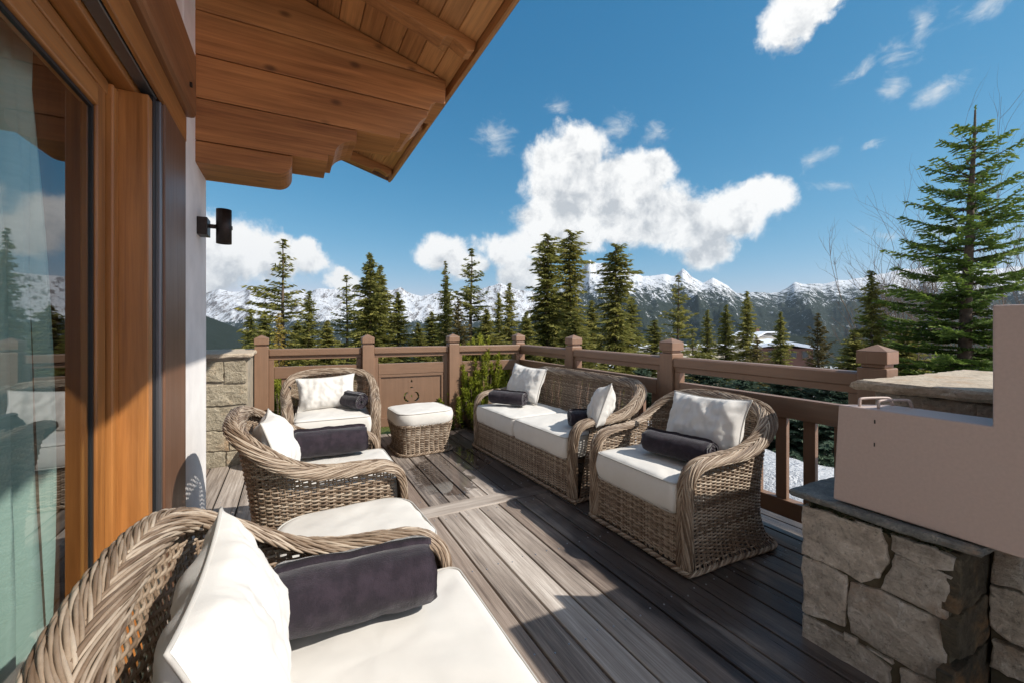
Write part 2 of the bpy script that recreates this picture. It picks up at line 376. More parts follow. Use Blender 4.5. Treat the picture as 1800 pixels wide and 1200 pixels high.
def tube_np(P, N, rw, rt, k=6, closed=False):
    """P (n,3) path, N (n,3) surface normals -> ring tube"""
    P = np.asarray(P, float); N = np.asarray(N, float); n = len(P)
    T = np.roll(P, -1, 0) - np.roll(P, 1, 0)
    if not closed: T[0] = P[1] - P[0]; T[-1] = P[-1] - P[-2]
    T /= np.linalg.norm(T, axis=1, keepdims=True) + 1e-9
    S = np.cross(T, N); S /= np.linalg.norm(S, axis=1, keepdims=True) + 1e-9
    N2 = np.cross(S, T)
    ph = np.arange(k) / k * 2 * np.pi
    rw = np.broadcast_to(rw, (n,)); rt = np.broadcast_to(rt, (n,))
    V = P[:, None, :] + np.cos(ph)[None, :, None] * (rw[:, None, None] * S[:, None, :]) + np.sin(ph)[None, :, None] * (rt[:, None, None] * N2[:, None, :])
    i = np.arange(n if closed else n - 1)[:, None]; j = np.arange(k)[None, :]
    i2 = (i + 1) % n; j2 = (j + 1) % k
    F = np.stack([i * k + j, i * k + j2, i2 * k + j2, i2 * k + j], -1).reshape(-1, 4)
    return V.reshape(-1, 3), F
class TB:
    """collects tubes with a tint per strand"""
    def __init__(s): s.V = []; s.F = []; s.T = []; s.n = 0
    def add(s, P, N, rw, rt, k=6, tint=None, closed=False):
        if len(P) < 2: return
        v, f = tube_np(P, N, rw, rt, k, closed); s.V.append(v); s.F.append(f + s.n); s.n += len(v)
        s.T.append(np.full(len(v), random.random() if tint is None else tint))
    def mesh(s, name, mat): return mesh_np(name, np.concatenate(s.V), np.concatenate(s.F), mat, True, np.concatenate(s.T))
def smooth_path(pts, n):
    """Catmull-Rom through control points, resampled evenly"""
    p = np.asarray(pts, float); p = np.vstack([2 * p[0] - p[1], p, 2 * p[-1] - p[-2]])
    out = []
    for i in range(1, len(p) - 2):
        t = np.linspace(0, 1, 24, endpoint=False)[:, None]
        a, b_, c, d = p[i - 1], p[i], p[i + 1], p[i + 2]
        out.append(0.5 * ((2 * b_) + (-a + c) * t + (2 * a - 5 * b_ + 4 * c - d) * t ** 2 + (-a + 3 * b_ - 3 * c + d) * t ** 3))
    out = np.vstack(out + [p[-2][None]])
    L = np.concatenate([[0], np.cumsum(np.linalg.norm(np.diff(out, axis=0), axis=1))])
    u = np.linspace(0, L[-1], n)
    return np.stack([np.interp(u, L, out[:, k]) for k in range(out.shape[1])], 1), L[-1]

# ------------------------------------------------------------------ sky with clouds
world = bpy.data.worlds.new('World'); sc.world = world; world.use_nodes = True
wn = NT(world.node_tree); wn.n.clear()
w_out = wn.new('ShaderNodeOutputWorld'); bg = wn.new('ShaderNodeBackground')
sky = wn.new('ShaderNodeTexSky'); sky.sky_type = 'NISHITA'; sky.sun_disc = False
sky.sun_elevation = SUN_EL; sky.sun_rotation = SUN_AZ; sky.altitude = 1850; sky.air_density = 1.0; sky.dust_density = 0.35; sky.ozone_density = 1.6
SKY_STR = 0.115
tcw = wn.new('ShaderNodeTexCoord'); D = tcw.outputs['Generated']
hs = wn.new('ShaderNodeHueSaturation'); hs.inputs['Hue'].default_value = 0.478; hs.inputs['Saturation'].default_value = 1.08; hs.inputs['Value'].default_value = 1.12
wn.l.new(sky.outputs[0], hs.inputs['Color'])
# deepen the blue as this lens and grade rendered it: one response curve per channel
K_ = SKY_STR * 2 ** sc.view_settings.exposure
sr = wn.new('ShaderNodeSeparateColor'); wn.l.new(hs.outputs[0], sr.inputs[0]); crgb = wn.new('ShaderNodeCombineColor')
for i_, (a_, e_) in enumerate(((0.86, 1.50), (0.60, 0.82), (0.70, 0.62))):
    wn.put(crgb.inputs[i_], wn.math('MULTIPLY', wn.math('POWER', wn.math('MULTIPLY', sr.outputs[i_], K_ * 0.93), e_), a_ / K_))
skycol = crgb.outputs[0]
# cloud shapes live on the celestial sphere: blobs (azimuth, elevation, half widths, tilt)
sep = wn.new('ShaderNodeSeparateXYZ'); wn.l.new(D, sep.inputs[0])
az = wn.math('ARCTAN2', sep.outputs[0], sep.outputs[1]); el = wn.math('ARCSINE', sep.outputs[2])
warp = wn.new('ShaderNodeTexNoise'); wn.l.new(D, warp.inputs['Vector']); warp.inputs['Scale'].default_value = 9.0; warp.inputs['Detail'].default_value = 6; warp.inputs['Roughness'].default_value = 0.62
cw = wn.new('ShaderNodeCombineXYZ'); wn.put(cw.inputs[0], az); wn.put(cw.inputs[1], el)
wv = wn.vmath('MULTIPLY', wn.vmath('SUBTRACT', warp.outputs['Color'], (0.5, 0.5, 0.5)), (0.10, 0.085, 0.0))
AE = wn.vmath('ADD', cw.outputs[0], wv)
BLOBS = [  # px x, px y, half w, half h, weight, tilt deg
    (1005, 270, 70, 50, 1, -10), (985, 320, 60, 50, 1, 0), (1080, 330, 85, 60, 1, 0), (1150, 300, 45, 38, 1, 0), (1110, 375, 130, 55, 1, 0),
    (1010, 385, 110, 48, 1, 0), (1240, 385, 120, 50, 1, 0), (1330, 350, 72, 34, 1, 0), (1240, 440, 55, 30, 0.8, 0), (950, 420, 60, 35, 0.75, 0),
    (890, 445, 52, 30, 0.85, 20), (920, 480, 50, 40, 0.85, 0), (1390, 30, 60, 50, 0.85, -20), (1440, 10, 70, 35, 0.8, -20),
    (400, 440, 95, 55, 1, 0), (480, 455, 55, 42, 1, 0), (545, 455, 38, 34, 1, 0), (330, 470, 90, 40, 1, 0), (608, 495, 30, 22, 0.9, 0),
    (775, 445, 46, 32, 0.95, 0), (820, 470, 40, 25, 0.7, 0), (250, 480, 120, 45, 1, 0), (100, 400, 110, 60, 0.9, 0)]
WISPS = [(875, 245, 30, 40, 30), (985, 195, 26, 24, 0), (1090, 220, 30, 34, 0), (1160, 238, 30, 22, 0), (1520, 115, 55, 14, -30), (1580, 90, 42, 18, 20),
         (1575, 145, 28, 30, -30), (1675, 150, 52, 26, -10), (1620, 45, 22, 45, 10), (1730, 12, 90, 26, 0), (1445, 265, 40, 18, -35), (1468, 322, 45, 13, 8),
         (1560, 412, 55, 14, 0), (1640, 400, 60, 22, 0), (1240, 465, 40, 14, 0), (1525, 265, 22, 8, 0)]
def field(vec, blobs):
    acc = None
    for bl in blobs:
        x, y, hw, hh = bl[:4]; tilt = bl[-1]; w = bl[4] if len(bl) == 6 else 1.0
        a, e = azel(x, y); a1, _ = azel(x + hw, y); _, e1 = azel(x, y - hh); ha, he = abs(a1 - a), abs(e1 - e)
        t = R(-tilt); ca, sa = math.cos(t), math.sin(t)
        sub = wn.vmath('SUBTRACT', vec, (a, e, 0))
        dx = wn.vmath('DOT_PRODUCT', sub, (ca / ha, sa / ha, 0)); dy = wn.vmath('DOT_PRODUCT', sub, (-sa / he, ca / he, 0))
        r = wn.math('SQRT', wn.math('ADD', wn.math('MULTIPLY', dx, dx), wn.math('MULTIPLY', dy, dy)))
        v = wn.math('MULTIPLY', wn.math('SUBTRACT', 1.25, r), w)
        acc = v if acc is None else wn.math('SMOOTH_MAX', acc, v, 0.25)
    return acc
F0 = field(AE, BLOBS)
cn = wn.noise(D, 15.0, 12, 0.66, 0.25)
dens = wn.math('ADD', F0, wn.math('MULTIPLY', wn.math('SUBTRACT', cn, 0.5), 1.05))
c_mask = wn.mapr(dens, 0.03, 0.46, smooth=True)
Fw = field(AE, WISPS)
cn2 = wn.noise(wn.mapping(D, (1.0, 1.0, 1.8)), 17.0, 10, 0.68, 0.8)
wd = wn.math('ADD', wn.math('MULTIPLY', Fw, 0.8), wn.math('MULTIPLY', wn.math('SUBTRACT', cn2, 0.5), 3.2))
w_mask = wn.math('MULTIPLY', wn.mapr(wd, 0.05, 1.9, smooth=True), 0.85)
# light on the clouds: denser towards the sun side = greyer here
D2 = wn.vmath('ADD', D, (0.016, -0.012, 0.032))
cn3 = wn.noise(D2, 16.0, 8, 0.6, 0.25)
big = wn.noise(D, 7.0, 4, 0.5)
F1 = field(wn.vmath('ADD', AE, (0.012, 0.060, 0.0)), BLOBS)
lit = wn.mapr(wn.math('ADD', wn.math('MULTIPLY', wn.math('SUBTRACT', cn, cn3), 2.2), wn.math('SUBTRACT', 0.78, wn.math('ADD', wn.math('MULTIPLY', F1, 0.42), wn.math('MULTIPLY', wn.math('SUBTRACT', big, 0.5), 0.5)))), 0.10, 0.75)
ccol = wn.ramp(lit, [(0.0, (3.5, 3.7, 3.95)), (0.45, (4.9, 5.0, 5.1)), (1.0, (6.3, 6.3, 6.25))])
final = wn.mix(w_mask, skycol, (4.9, 5.1, 5.25))
final = wn.mix(c_mask, final, ccol)
# scattered cumulus continued out of view, added and kept bright to fill the shade
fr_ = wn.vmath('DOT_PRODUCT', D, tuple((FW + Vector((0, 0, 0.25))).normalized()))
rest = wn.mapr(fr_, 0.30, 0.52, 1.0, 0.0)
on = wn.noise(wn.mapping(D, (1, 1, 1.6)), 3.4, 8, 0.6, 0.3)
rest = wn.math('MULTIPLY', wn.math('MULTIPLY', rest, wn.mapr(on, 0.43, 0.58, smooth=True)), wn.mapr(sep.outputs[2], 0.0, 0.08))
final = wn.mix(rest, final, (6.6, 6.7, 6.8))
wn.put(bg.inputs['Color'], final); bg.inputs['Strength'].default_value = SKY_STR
wn.l.new(bg.outputs[0], w_out.inputs[0])

# ------------------------------------------------------------------ ground and mountains
def gheight(x, y):
    """height of the hillside below the terrace"""
    d = x * FW.x + y * FW.y; s = x * RT.x + y * RT.y
    outx = max(0.0, x - 3.0); outy = max(0.0, y - 5.3); o = math.hypot(outx, outy)
    z = -0.42 - 0.16 * max(0, o - 1.5) if o < 200 else -0.42 - 0.16 * 198.5 - (o - 200) * 0.05
    z += 0.25 * math.exp(-((o - 2.2) / 1.3) ** 2) * (1 if x > 2.9 else 0)
    return z
def ground_mesh():
    rs = np.concatenate([[0.0], np.geomspace(1.2, 900, 120)]); na = 200
    angs = np.linspace(R(-75), R(200), na)
    V = []
    for r in rs:
        for a in angs:
            x, y = r * math.sin(a), r * math.cos(a)
            z = gheight(x, y)
            z += 0.16 * min(1, r / 3) * mnoise.fractal((x * 0.55, y * 0.55, 0.3), 0.8, 2.1, 5) + 0.035 * mnoise.fractal((x * 3.1, y * 3.1, 3.3), 0.8, 2.1, 4)
            V.append((x, y, min(z, -0.16) if r < 12 else z))
    i = np.arange(len(rs) - 1)[:, None]; j = np.arange(na - 1)[None, :]
    F = np.stack([i * na + j, (i + 1) * na + j, (i + 1) * na + j + 1, i * na + j + 1], -1).reshape(-1, 4)
    return mesh_np('ground', np.array(V), F, snow_mat(), True)
def snow_mat():
    m, nt, b = new_mat('snow_ground')
    P = nt.new('ShaderNodeNewGeometry').outputs['Position']; sx = nt.new('ShaderNodeSeparateXYZ'); nt.put(sx.inputs[0], P)
    n = nt.noise(P, 1.1, 6, 0.6); n2 = nt.noise(P, 26, 5, 0.65); n3 = nt.noise(P, 9, 5, 0.6)
    snow = nt.mix(nt.mapr(n, 0.3, 0.7), (0.60, 0.63, 0.68), (0.74, 0.75, 0.78))
    # thawed grass in the lee of the back railing and beneath the trees
    gm = nt.math('ADD', nt.math('MULTIPLY', nt.math('SUBTRACT', nt.noise(P, 0.35, 5, 0.6), 0.5), 9.0), nt.math('SUBTRACT', sx.outputs[0], nt.math('MULTIPLY', sx.outputs[1], 0.30)))
    g = nt.mapr(gm, -0.2, 1.4, 1.0, 0.0, True)
    grass = nt.ramp(n2, [(0.25, (0.05, 0.06, 0.015)), (0.55, (0.15, 0.17, 0.03)), (0.8, (0.30, 0.27, 0.09))])
    nt.put(b.inputs['Base Color'], nt.mix(nt.math('MULTIPLY', g, nt.mapr(sx.outputs[1], 4.0, 5.2)), snow, grass))
    b.inputs['Roughness'].default_value = 0.75; b.inputs['Specular IOR Level'].default_value = 0.3
    bump(nt, b, nt.math('ADD', n3, nt.math('MULTIPLY', n2, 0.35)), 1.0, 0.16)
    return m
structure('ground', ground_mesh())

def mountain(name, ridge, Zr, Zb, zbase, nx, nz, rough, seed, mat, x0=-200, x1=2300, pw=1.25, gul=1.0):
    xs = np.linspace(x0, x1, nx); rx = [p[0] for p in ridge]; ry = [p[1] for p in ridge]
    fine = np.arange(x0 - 400, x1 + 400, 4.0); fy = np.interp(fine, rx, ry); kern = np.exp(-0.5 * (np.arange(-60, 61) * 4 / 70.0) ** 2); kern /= kern.sum(); by_ = np.convolve(np.pad(fy, 60, mode='edge'), kern, mode='valid')
    V = np.zeros(((nz + 8) * nx, 3)); k = 0
    svals = list(np.linspace(0, 1, nz)) + [1.02, 1.05, 1.1, 1.16, 1.24, 1.34, 1.46, 1.6]
    for s in svals:
        for x in xs:
            yy = float(np.interp(x, rx, ry)); b0_ = float(np.interp(x, fine, by_)); m_ = min(1.0, s) ** 5; yy = yy * m_ + (b0_ + 3) * (1 - m_); hr = CAM_H + (573 - yy) / FOC * Zr
            hr += rough * 0.10 * (mnoise.fractal((x * 0.035, seed * 3.1, 0.0), 0.9, 2.2, 5))
            Z = Zb + (Zr - Zb) * s
            p = FW * Z + RT * ((x - 900) / FOC * Z)
            if s <= 1: h = zbase + (hr - zbase) * s ** pw
            else: h = hr - (s - 1) * (hr - zbase) * 1.5
            w = 4 * s * (1 - s) if s <= 1 else 0
            lat = (x - 900) / FOC * Zr
            g = mnoise.ridged_multi_fractal((lat / (0.15 * Zr) + s * 0.8, s * 1.0, seed), 0.95, 2.1, 6, 1.0, 2.0)
            g2 = mnoise.fractal((p.x / (0.035 * Zr), p.y / (0.035 * Zr), seed + 5), 0.8, 2.2, 5)
            h += rough * (w * (g - 1.2) * 0.42 * gul + (0.35 * w + 0.05) * g2 * 0.45)
            V[k] = (p.x, p.y, h); k += 1
    i = np.arange(len(svals) - 1)[:, None]; j = np.arange(nx - 1)[None, :]
    F = np.stack([i * nx + j, i * nx + j + 1, (i + 1) * nx + j + 1, (i + 1) * nx + j], -1).reshape(-1, 4)
    return structure(name, mesh_np(name, V, F, mat, True))
def alp_mat(name, unit, forest_top, rock_amt, forest_amt, streak=1.0):
    """snow on the gentle faces, rock on the steep ones, forest below the tree line"""
    m, nt, b = new_mat(name)
    geo = nt.new('ShaderNodeNewGeometry'); P = geo.outputs['Position']
    sx = nt.new('ShaderNodeSeparateXYZ'); nt.put(sx.inputs[0], P); nz = nt.new('ShaderNodeSeparateXYZ'); nt.put(nz.inputs[0], geo.outputs['Normal'])
    pr = nt.mapping(P, (1, 1, 1), rot=(0, 0, YAW))
    pu = nt.mapping(pr, (1 / unit, 0.30 / unit, 0.30 / unit))
    st = nt.noise(pu, 9.0, 8, 0.68, 0.5)
    st2 = nt.noise(nt.mapping(pr, (1 / unit, 0.6 / unit, 1.0 / unit)), 30, 7, 0.72)
    big = nt.noise(nt.mapping(pr, (1 / unit,) * 3), 2.0, 5, 0.6)
    steep = nt.math('SUBTRACT', 1.0, nz.outputs[2])
    snow = nt.mix(big, (0.62, 0.65, 0.70), (0.74, 0.75, 0.78))
    rk = nt.mapr(nt.math('ADD', nt.math('MULTIPLY', nt.math('SUBTRACT', st, 0.5), 2.6), nt.math('ADD', nt.math('MULTIPLY', nt.math('SUBTRACT', st2, 0.5), 2.2), nt.math('MULTIPLY', steep, 1.0))), 0.72 - rock_amt, 0.92 - rock_amt)
    rock = nt.mix(st2, (0.085, 0.075, 0.075), (0.24, 0.21, 0.20))
    c = nt.mix(rk, snow, rock)
    alt = nt.mapr(sx.outputs[2], forest_top * 0.2, forest_top, 1.0, 0.0)
    fm = nt.math('ADD', nt.math('MULTIPLY', nt.math('SUBTRACT', st, 0.5), 3.2 * streak), nt.math('ADD', nt.math('MULTIPLY', nt.math('SUBTRACT', st2, 0.5), 2.6), nt.math('MULTIPLY', alt, 1.5)))
    fm = nt.mapr(nt.math('ADD', fm, forest_amt), 0.55, 0.72)
    fm = nt.math('MULTIPLY', fm, nt.mapr(sx.outputs[2], forest_top * 1.0, forest_top * 1.25, 1.0, 0.0))
    c = nt.mix(fm, c, nt.mix(st2, (0.010, 0.017, 0.014), (0.035, 0.046, 0.036)))
    nt.put(b.inputs['Base Color'], c); b.inputs['Roughness'].default_value = 0.9; b.inputs['Specular IOR Level'].default_value = 0.1
    bump(nt, b, nt.math('ADD', st, st2), 0.8, unit * 0.05)
    return m
R_LEFT = [(-400, 520), (200, 520), (363, 515), (385, 508), (405, 513), (430, 511), (440, 503), (452, 512), (480, 509), (520, 511), (545, 513), (556, 507), (580, 509), (595, 508), (615, 501), (625, 508), (640, 510), (660, 508), (690, 510), (704, 505), (715, 514), (740, 521), (765, 516), (790, 513), (840, 510), (860, 503), (880, 499), (900, 508), (935, 512), (1000, 530), (1100, 560), (2300, 560)]
R_RIGHT = [(-400, 640), (880, 610), (930, 560), (960, 520), (1000, 492), (1020, 476), (1036, 457), (1048, 464), (1062, 461), (1078, 469), (1092, 470), (1112, 480), (1130, 487), (1150, 484), (1170, 482), (1185, 485), (1200, 473), (1215, 485), (1235, 499), (1253, 487), (1270, 499), (1292, 513), (1320, 516), (1370, 514), (1380, 508), (1397, 497), (1420, 500), (1450, 498), (1490, 492), (1520, 488), (1560, 478), (1620, 470), (1700, 474), (1800, 470), (2300, 480)]
R_SPUR = [(-400, 500), (200, 530), (330, 545), (363, 556), (400, 570), (445, 590), (480, 605), (560, 625), (2300, 660)]
R_MID = [(-400, 640), (560, 610), (700, 590), (900, 585), (960, 560), (1010, 545), (1060, 560), (1120, 585), (1200, 600), (1290, 590), (1340, 585), (1420, 592), (2300, 600)]
mountain('mountain_far', R_LEFT, 9000, 5200, -400, 900, 80, 230, 1.7, alp_mat('far_alp', 700, 200, 0.60, -0.45), gul=1.2)
mountain('mountain_near', R_RIGHT, 6500, 1700, -420, 1100, 150, 270, 4.2, alp_mat('near_alp', 480, 980, 0.36, -0.31), gul=1.5)
mountain('forested_spur', R_SPUR, 2600, 900, -300, 260, 40, 60, 8.8, alp_mat('spur_forest', 260, 900, 0.0, 0.50))
mountain('lower_forested_slope', R_MID, 1500, 620, -160, 260, 36, 34, 2.8, alp_mat('slope_forest', 200, 900, 0.0, 0.45))

# ------------------------------------------------------------------ chalet
PX = -0.51                                                          # plane of the outer wall
chalet = thing('chalet', 'chalet with white plaster wall, tall wood framed glass door and carved timber eaves', 'house', (PX, 3.6, 0))
chalet_p = chalet.location.copy()
def hbox(name, mat, x0, x1, y0, y1, z0, z1, bv=0.0, parent=None, label=None):
    o = box(name, mat, x0, x1, y0, y1, z0, z1, None, bv, label=label)
    o.parent = parent or chalet
    pl = Vector(chalet_p) if parent is None else chalet_p + parent.location
    o.location = o.location - pl
    return o
hbox('plaster_wall', M['plaster'], -6.0, PX, 2.87, 3.60, -0.4, 3.9, 0.02)
hbox('end_wall', M['plaster'], -6.0, -0.9, 3.0, 3.58, -0.4, 5.2)
hbox('upper_wall', M['plaster'], -1.4, PX - 0.004, -3.0, 2.866, 2.42, 4.2)
hbox('near_wall', M['plaster'], -1.4, PX, -3.0, -1.2, -0.4, 2.416)
# door surround
hbox('door_trim', M['trim_z'], PX - 0.10, PX + 0.012, 2.43, 2.866, 0.0, 2.40, 0.006)
hbox('door_jamb', M['frame_z'], PX - 0.22, PX - 0.014, 2.285, 2.345, 0.0, 2.275, 0.004)
hbox('shutter_track', M['track'], PX - 0.055, PX + 0.004, 2.392, 2.428, 0.0, 2.30, 0.004)
hbox('shutter_track', M['rubber'], PX - 0.05, PX - 0.012, 2.347, 2.390, 0.0, 2.30)
hbox('door_head', M['frame_y'], PX - 0.13, PX - 0.058, -1.2, 2.39, 2.275, 2.33, 0.004)
hbox('head_track', M['track'], PX - 0.055, PX - 0.008, -1.2, 2.39, 2.302, 2.34, 0.003)
hbox('head_board', M['frame_y'], PX - 0.004, PX + 0.014, -1.2, 2.87, 2.305, 2.44, 0.003)
hbox('head_board', M['frame_y'], PX - 0.20, PX - 0.006, -1.2, 2.426, 2.342, 2.41)
hbox('header_beam', M['beam_y'], PX - 0.10, PX + 0.055, -1.6, 2.90, 2.445, 2.80, 0.022)
for yb in (2.70, 1.9):
    hbox('bolt_head', M['metal'], PX + 0.056, PX + 0.066, yb, yb + 0.02, 2.54, 2.56)
# sliding door: two nested sash members, seal and pane
sash = hbox('door_sash', M['frame_z'], PX - 0.17, PX - 0.108, 2.222, 2.283, 0.05, 2.262, 0.006)
hbox('door_sash', M['frame_z'], PX - 0.175, PX - 0.126, 2.125, 2.206, 0.05, 2.25, 0.006)
hbox('sash_gap', M['rubber'], PX - 0.17, PX - 0.145, 2.207, 2.221, 0.05, 2.25)
hbox('sash_top_rail', M['frame_y'], PX - 0.17, PX - 0.122, -1.2, 2.222, 2.212, 2.268, 0.006)
hbox('sash_top_rail', M['frame_y'], PX - 0.175, PX - 0.122, -1.2, 2.123, 2.125, 2.206, 0.006)
hbox('pane_seal', M['rubber'], PX - 0.150, PX - 0.136, 2.112, 2.124, 0.06, 2.124)
hbox('pane_seal', M['rubber'], PX - 0.150, PX - 0.136, -1.2, 2.111, 2.112, 2.124)
hbox('sash_bottom_rail', M['frame_y'], PX - 0.175, PX - 0.122, -1.2, 2.110, 0.02, 0.13, 0.006)
hbox('glass_pane', M['glass'], PX - 0.150, PX - 0.142, -1.2, 2.110, 0.131, 2.111)
hbox('inner_mullion', M['trim_z'], PX - 0.33, PX - 0.262, 2.02, 2.50, 0.0, 2.3, 0.005)
hbox('door_sill', M['frame_y'], PX - 0.30, PX - 0.01, -1.2, 2.40, -0.02, 0.018, 0.003)
# room behind the pane
rm = MB(); rm.box(-4.0, PX - 0.31, -1.5, 2.86, -0.06, -0.025); rm.box(-4.1, -4.0, -1.5, 2.86, -0.06, 2.6); rm.box(-4.1, PX - 0.25, -1.62, -1.5, -0.06, 2.6); rm.box(-4.1, PX - 0.25, 2.55, 2.868, -0.06, 2.6); rm.box(-4.0, PX - 0.21, -1.5, 2.54, 2.42, 2.5)
o = rm.build('room_shell', M['interior']); o.parent = chalet; o.location = -chalet_p

# carved console of stacked beams
def arc(cx, cz, r, a0, a1, n=7): return [(cx + r * math.cos(R(a0 + (a1 - a0) * i / n)), cz + r * math.sin(R(a0 + (a1 - a0) * i / n))) for i in range(n + 1)]
CONS = [
    [(-0.56, 2.31)] + arc(-0.075, 2.405, 0.095, -90, 0) + [(0.02, 2.441), (-0.56, 2.441)],
    [(-0.56, 2.447), (0.238, 2.447), (0.240, 2.492), (0.283, 2.494)] + [(0.283 + 0.143 * (1 - math.cos(R(t))), 2.498 + 0.125 * math.sin(R(t))) for t in range(10, 91, 16)] + [(0.428, 2.624), (0.430, 2.703), (-0.56, 2.703)],
    [(-0.56, 2.709), (0.735, 2.709), (0.737, 2.755), (0.80, 2.757), (0.835, 2.775), (0.86, 2.82), (0.89, 2.87), (0.925, 2.905), (0.95, 2.925), (0.952, 2.973), (-0.56, 2.973)],
    [(-0.56, 2.979), (0.965, 2.979), (0.985, 3.03), (1.02, 3.055), (1.095, 3.06), (1.10, 3.247), (-0.56, 3.247)],
    [(-0.56, 3.253), (1.075, 3.253), (0.90, 3.30), (-0.56, 3.708)]]
for poly in CONS:
    v, f = prism(poly, 3.20, 3.585, 'y')
    cx = 0.2; cz = sum(p[1] for p in poly) / len(poly)
    o = link('console_beam', mesh_np('console_beam', [(p[0] - cx, p[1] - 3.4, p[2] - cz) for p in v], f, M['soffit']), chalet, Vector((cx, 3.4, cz)) - chalet_p)
    bevel(o, 0.005, 2)
# roof: planks, rafters, fascia, verge, covering
def zroof(x): return 3.25 + 0.28 * (1.115 - x)
xx = 1.14; k = 0
while xx > -0.62:
    x0 = xx - 0.138; yb = -2.0
    cuts = sorted(random.uniform(-1.5, 5.3) for _ in range(2)); ys = [-2.0] + cuts + [5.60]
    for a, b_ in zip(ys[:-1], ys[1:]):
        if b_ - a < 0.3: continue
        a += 0.002
        v = [(x0 + 0.002, a, zroof(x0)), (xx - 0.002, a, zroof(xx)), (xx - 0.002, b_, zroof(xx)), (x0 + 0.002, b_, zroof(x0))]
        v = v + [(p[0], p[1], p[2] + 0.022) for p in v]
        c = Vector(((x0 + xx) / 2, (a + b_) / 2, zroof((x0 + xx) / 2)))
        o = link('soffit_plank', mesh_np('soffit_plank', [tuple(Vector(p) - c) for p in v], CUBE_F, M['soffit_y']), chalet, c - chalet_p); bevel(o, 0.004, 1)
    xx = x0; k += 1
def rafter(y0, y1, d=0.115):
    pts = []
    for x in (-0.60, 0.86): pts.append((x, zroof(x) - 0.004))
    top = [(-0.60, zroof(-0.60) - 0.004), (1.128, zroof(1.128) - 0.004)]
    under = [(1.128, zroof(1.128) - 0.035), (1.115, zroof(1.115) - 0.075), (1.07, zroof(1.07) - 0.098), (1.02, zroof(1.02) - 0.085), (0.97, zroof(0.97) - 0.072), (0.92, zroof(0.92) - 0.085), (0.90, zroof(0.90) - d), (-0.60, zroof(-0.60) - d)]
    poly = top + under
    v, f = prism(poly, y0, y1, 'y'); c = Vector((0.3, (y0 + y1) / 2, 3.4))
    o = link('rafter', mesh_np('rafter', [tuple(Vector(p) - c) for p in v], f, M['soffit']), chalet, c - chalet_p); bevel(o, 0.004, 2)
for y0 in (-0.6, 0.4, 1.55, 2.66, 3.92, 5.30): rafter(y0, y0 + 0.11)
hbox('fascia_board', M['soffit_y'], 1.142, 1.172, -2.0, 5.62, 3.175, 3.31, 0.003)
hbox('fascia_board', M['rail_y'], 1.174, 1.196, -2.0, 5.64, 3.205, 3.345, 0.003)
v, f = prism([(-0.62, zroof(-0.62) - 0.02), (1.14, zroof(1.14) - 0.05), (1.14, zroof(1.14) + 0.06), (-0.62, zroof(-0.62) + 0.09)], 5.604, 5.63, 'y')
o = link('verge_board', mesh_np('verge_board', v, f, M['rail_x']), chalet, -chalet_p)
v, f = prism([(-6.2, zroof(-6.2) + 0.03), (1.21, zroof(1.21) + 0.05), (1.21, zroof(1.21) + 0.09), (-6.2, zroof(-6.2) + 0.17)], -2.05, 5.66, 'y')
o = link('roof', mesh_np('roof', v, f, M['roof']), chalet, -chalet_p)

# curtain behind the pane
cu = []; nx_, nz_ = 140, 10
for j in range(nz_ + 1):
    for i in range(nx_ + 1):
        y = 0.15 + 1.98 * i / nx_; z = 0.02 + 2.3 * j / nz_
        w = 0.035 * math.sin(y * 38 + 1.3 * math.sin(z * 1.1)) + 0.018 * math.sin(y * 83 + z * 1.4)
        cu.append((PX - 0.250 + w, y - 0.14 * (z / 2.3) * (i / nx_) + 0.05 * (1 - z / 2.3) * math.sin(y * 9), z))
fs = [(j * (nx_ + 1) + i, j * (nx_ + 1) + i + 1, (j + 1) * (nx_ + 1) + i + 1, (j + 1) * (nx_ + 1) + i) for j in range(nz_) for i in range(nx_)]
cur = link('curtain', mesh_np('curtain', cu, fs, M['curtain'], True)); sm = cur.modifiers.new('thick', 'SOLIDIFY'); sm.thickness = 0.002
tag(cur, 'pale teal linen curtain hanging in folds behind the glass door', 'curtain')

# wall lamp
lp = thing('wall_lamp', 'dark bronze cylinder wall lamp on a bracket on the white wall corner', 'lamp', (PX, 3.30, 1.95))
box('back_plate', M['metal'], 0.0, 0.055, -0.06, 0.06, -0.075, 0.035, lp, 0.003)
box('arm', M['metal'], 0.055, 0.10, -0.012, 0.012, -0.022, 0.002, lp, 0.002)
def cyl_mesh(name, r, z0, z1, mat, n=40, inner=None):
    v = []; f = []
    rings = [(r, z0), (r, z1)]
    if inner: rings = [(inner, z0 + 0.03), (inner, z0), (r, z0), (r, z1), (inner, z1), (inner, z1 - 0.02)]
    for rr, z in rings: v += [(rr * math.cos(2 * math.pi * i / n), rr * math.sin(2 * math.pi * i / n), z) for i in range(n)]
    for q in range(len(rings) - 1): f += [(q * n + i, q * n + (i + 1) % n, (q + 1) * n + (i + 1) % n, (q + 1) * n + i) for i in range(n)]
    f += [tuple(range(n - 1, -1, -1)), tuple((len(rings) - 1) * n + i for i in range(n))]
    return mesh_np(name, v, f, mat, False)
lc = link('lamp_shade', cyl_mesh('lamp_shade', 0.043, -0.115, 0.105, M['metal'], inner=0.038), lp, (0.135, 0, 0)); 
for p in lc.data.polygons: p.use_smooth = len(p.vertices) == 4 and abs(p.normal.z) < 0.5
link('band', cyl_mesh('band', 0.048, -0.020, 0.0, M['metal']), lp, (0.135, 0, 0))

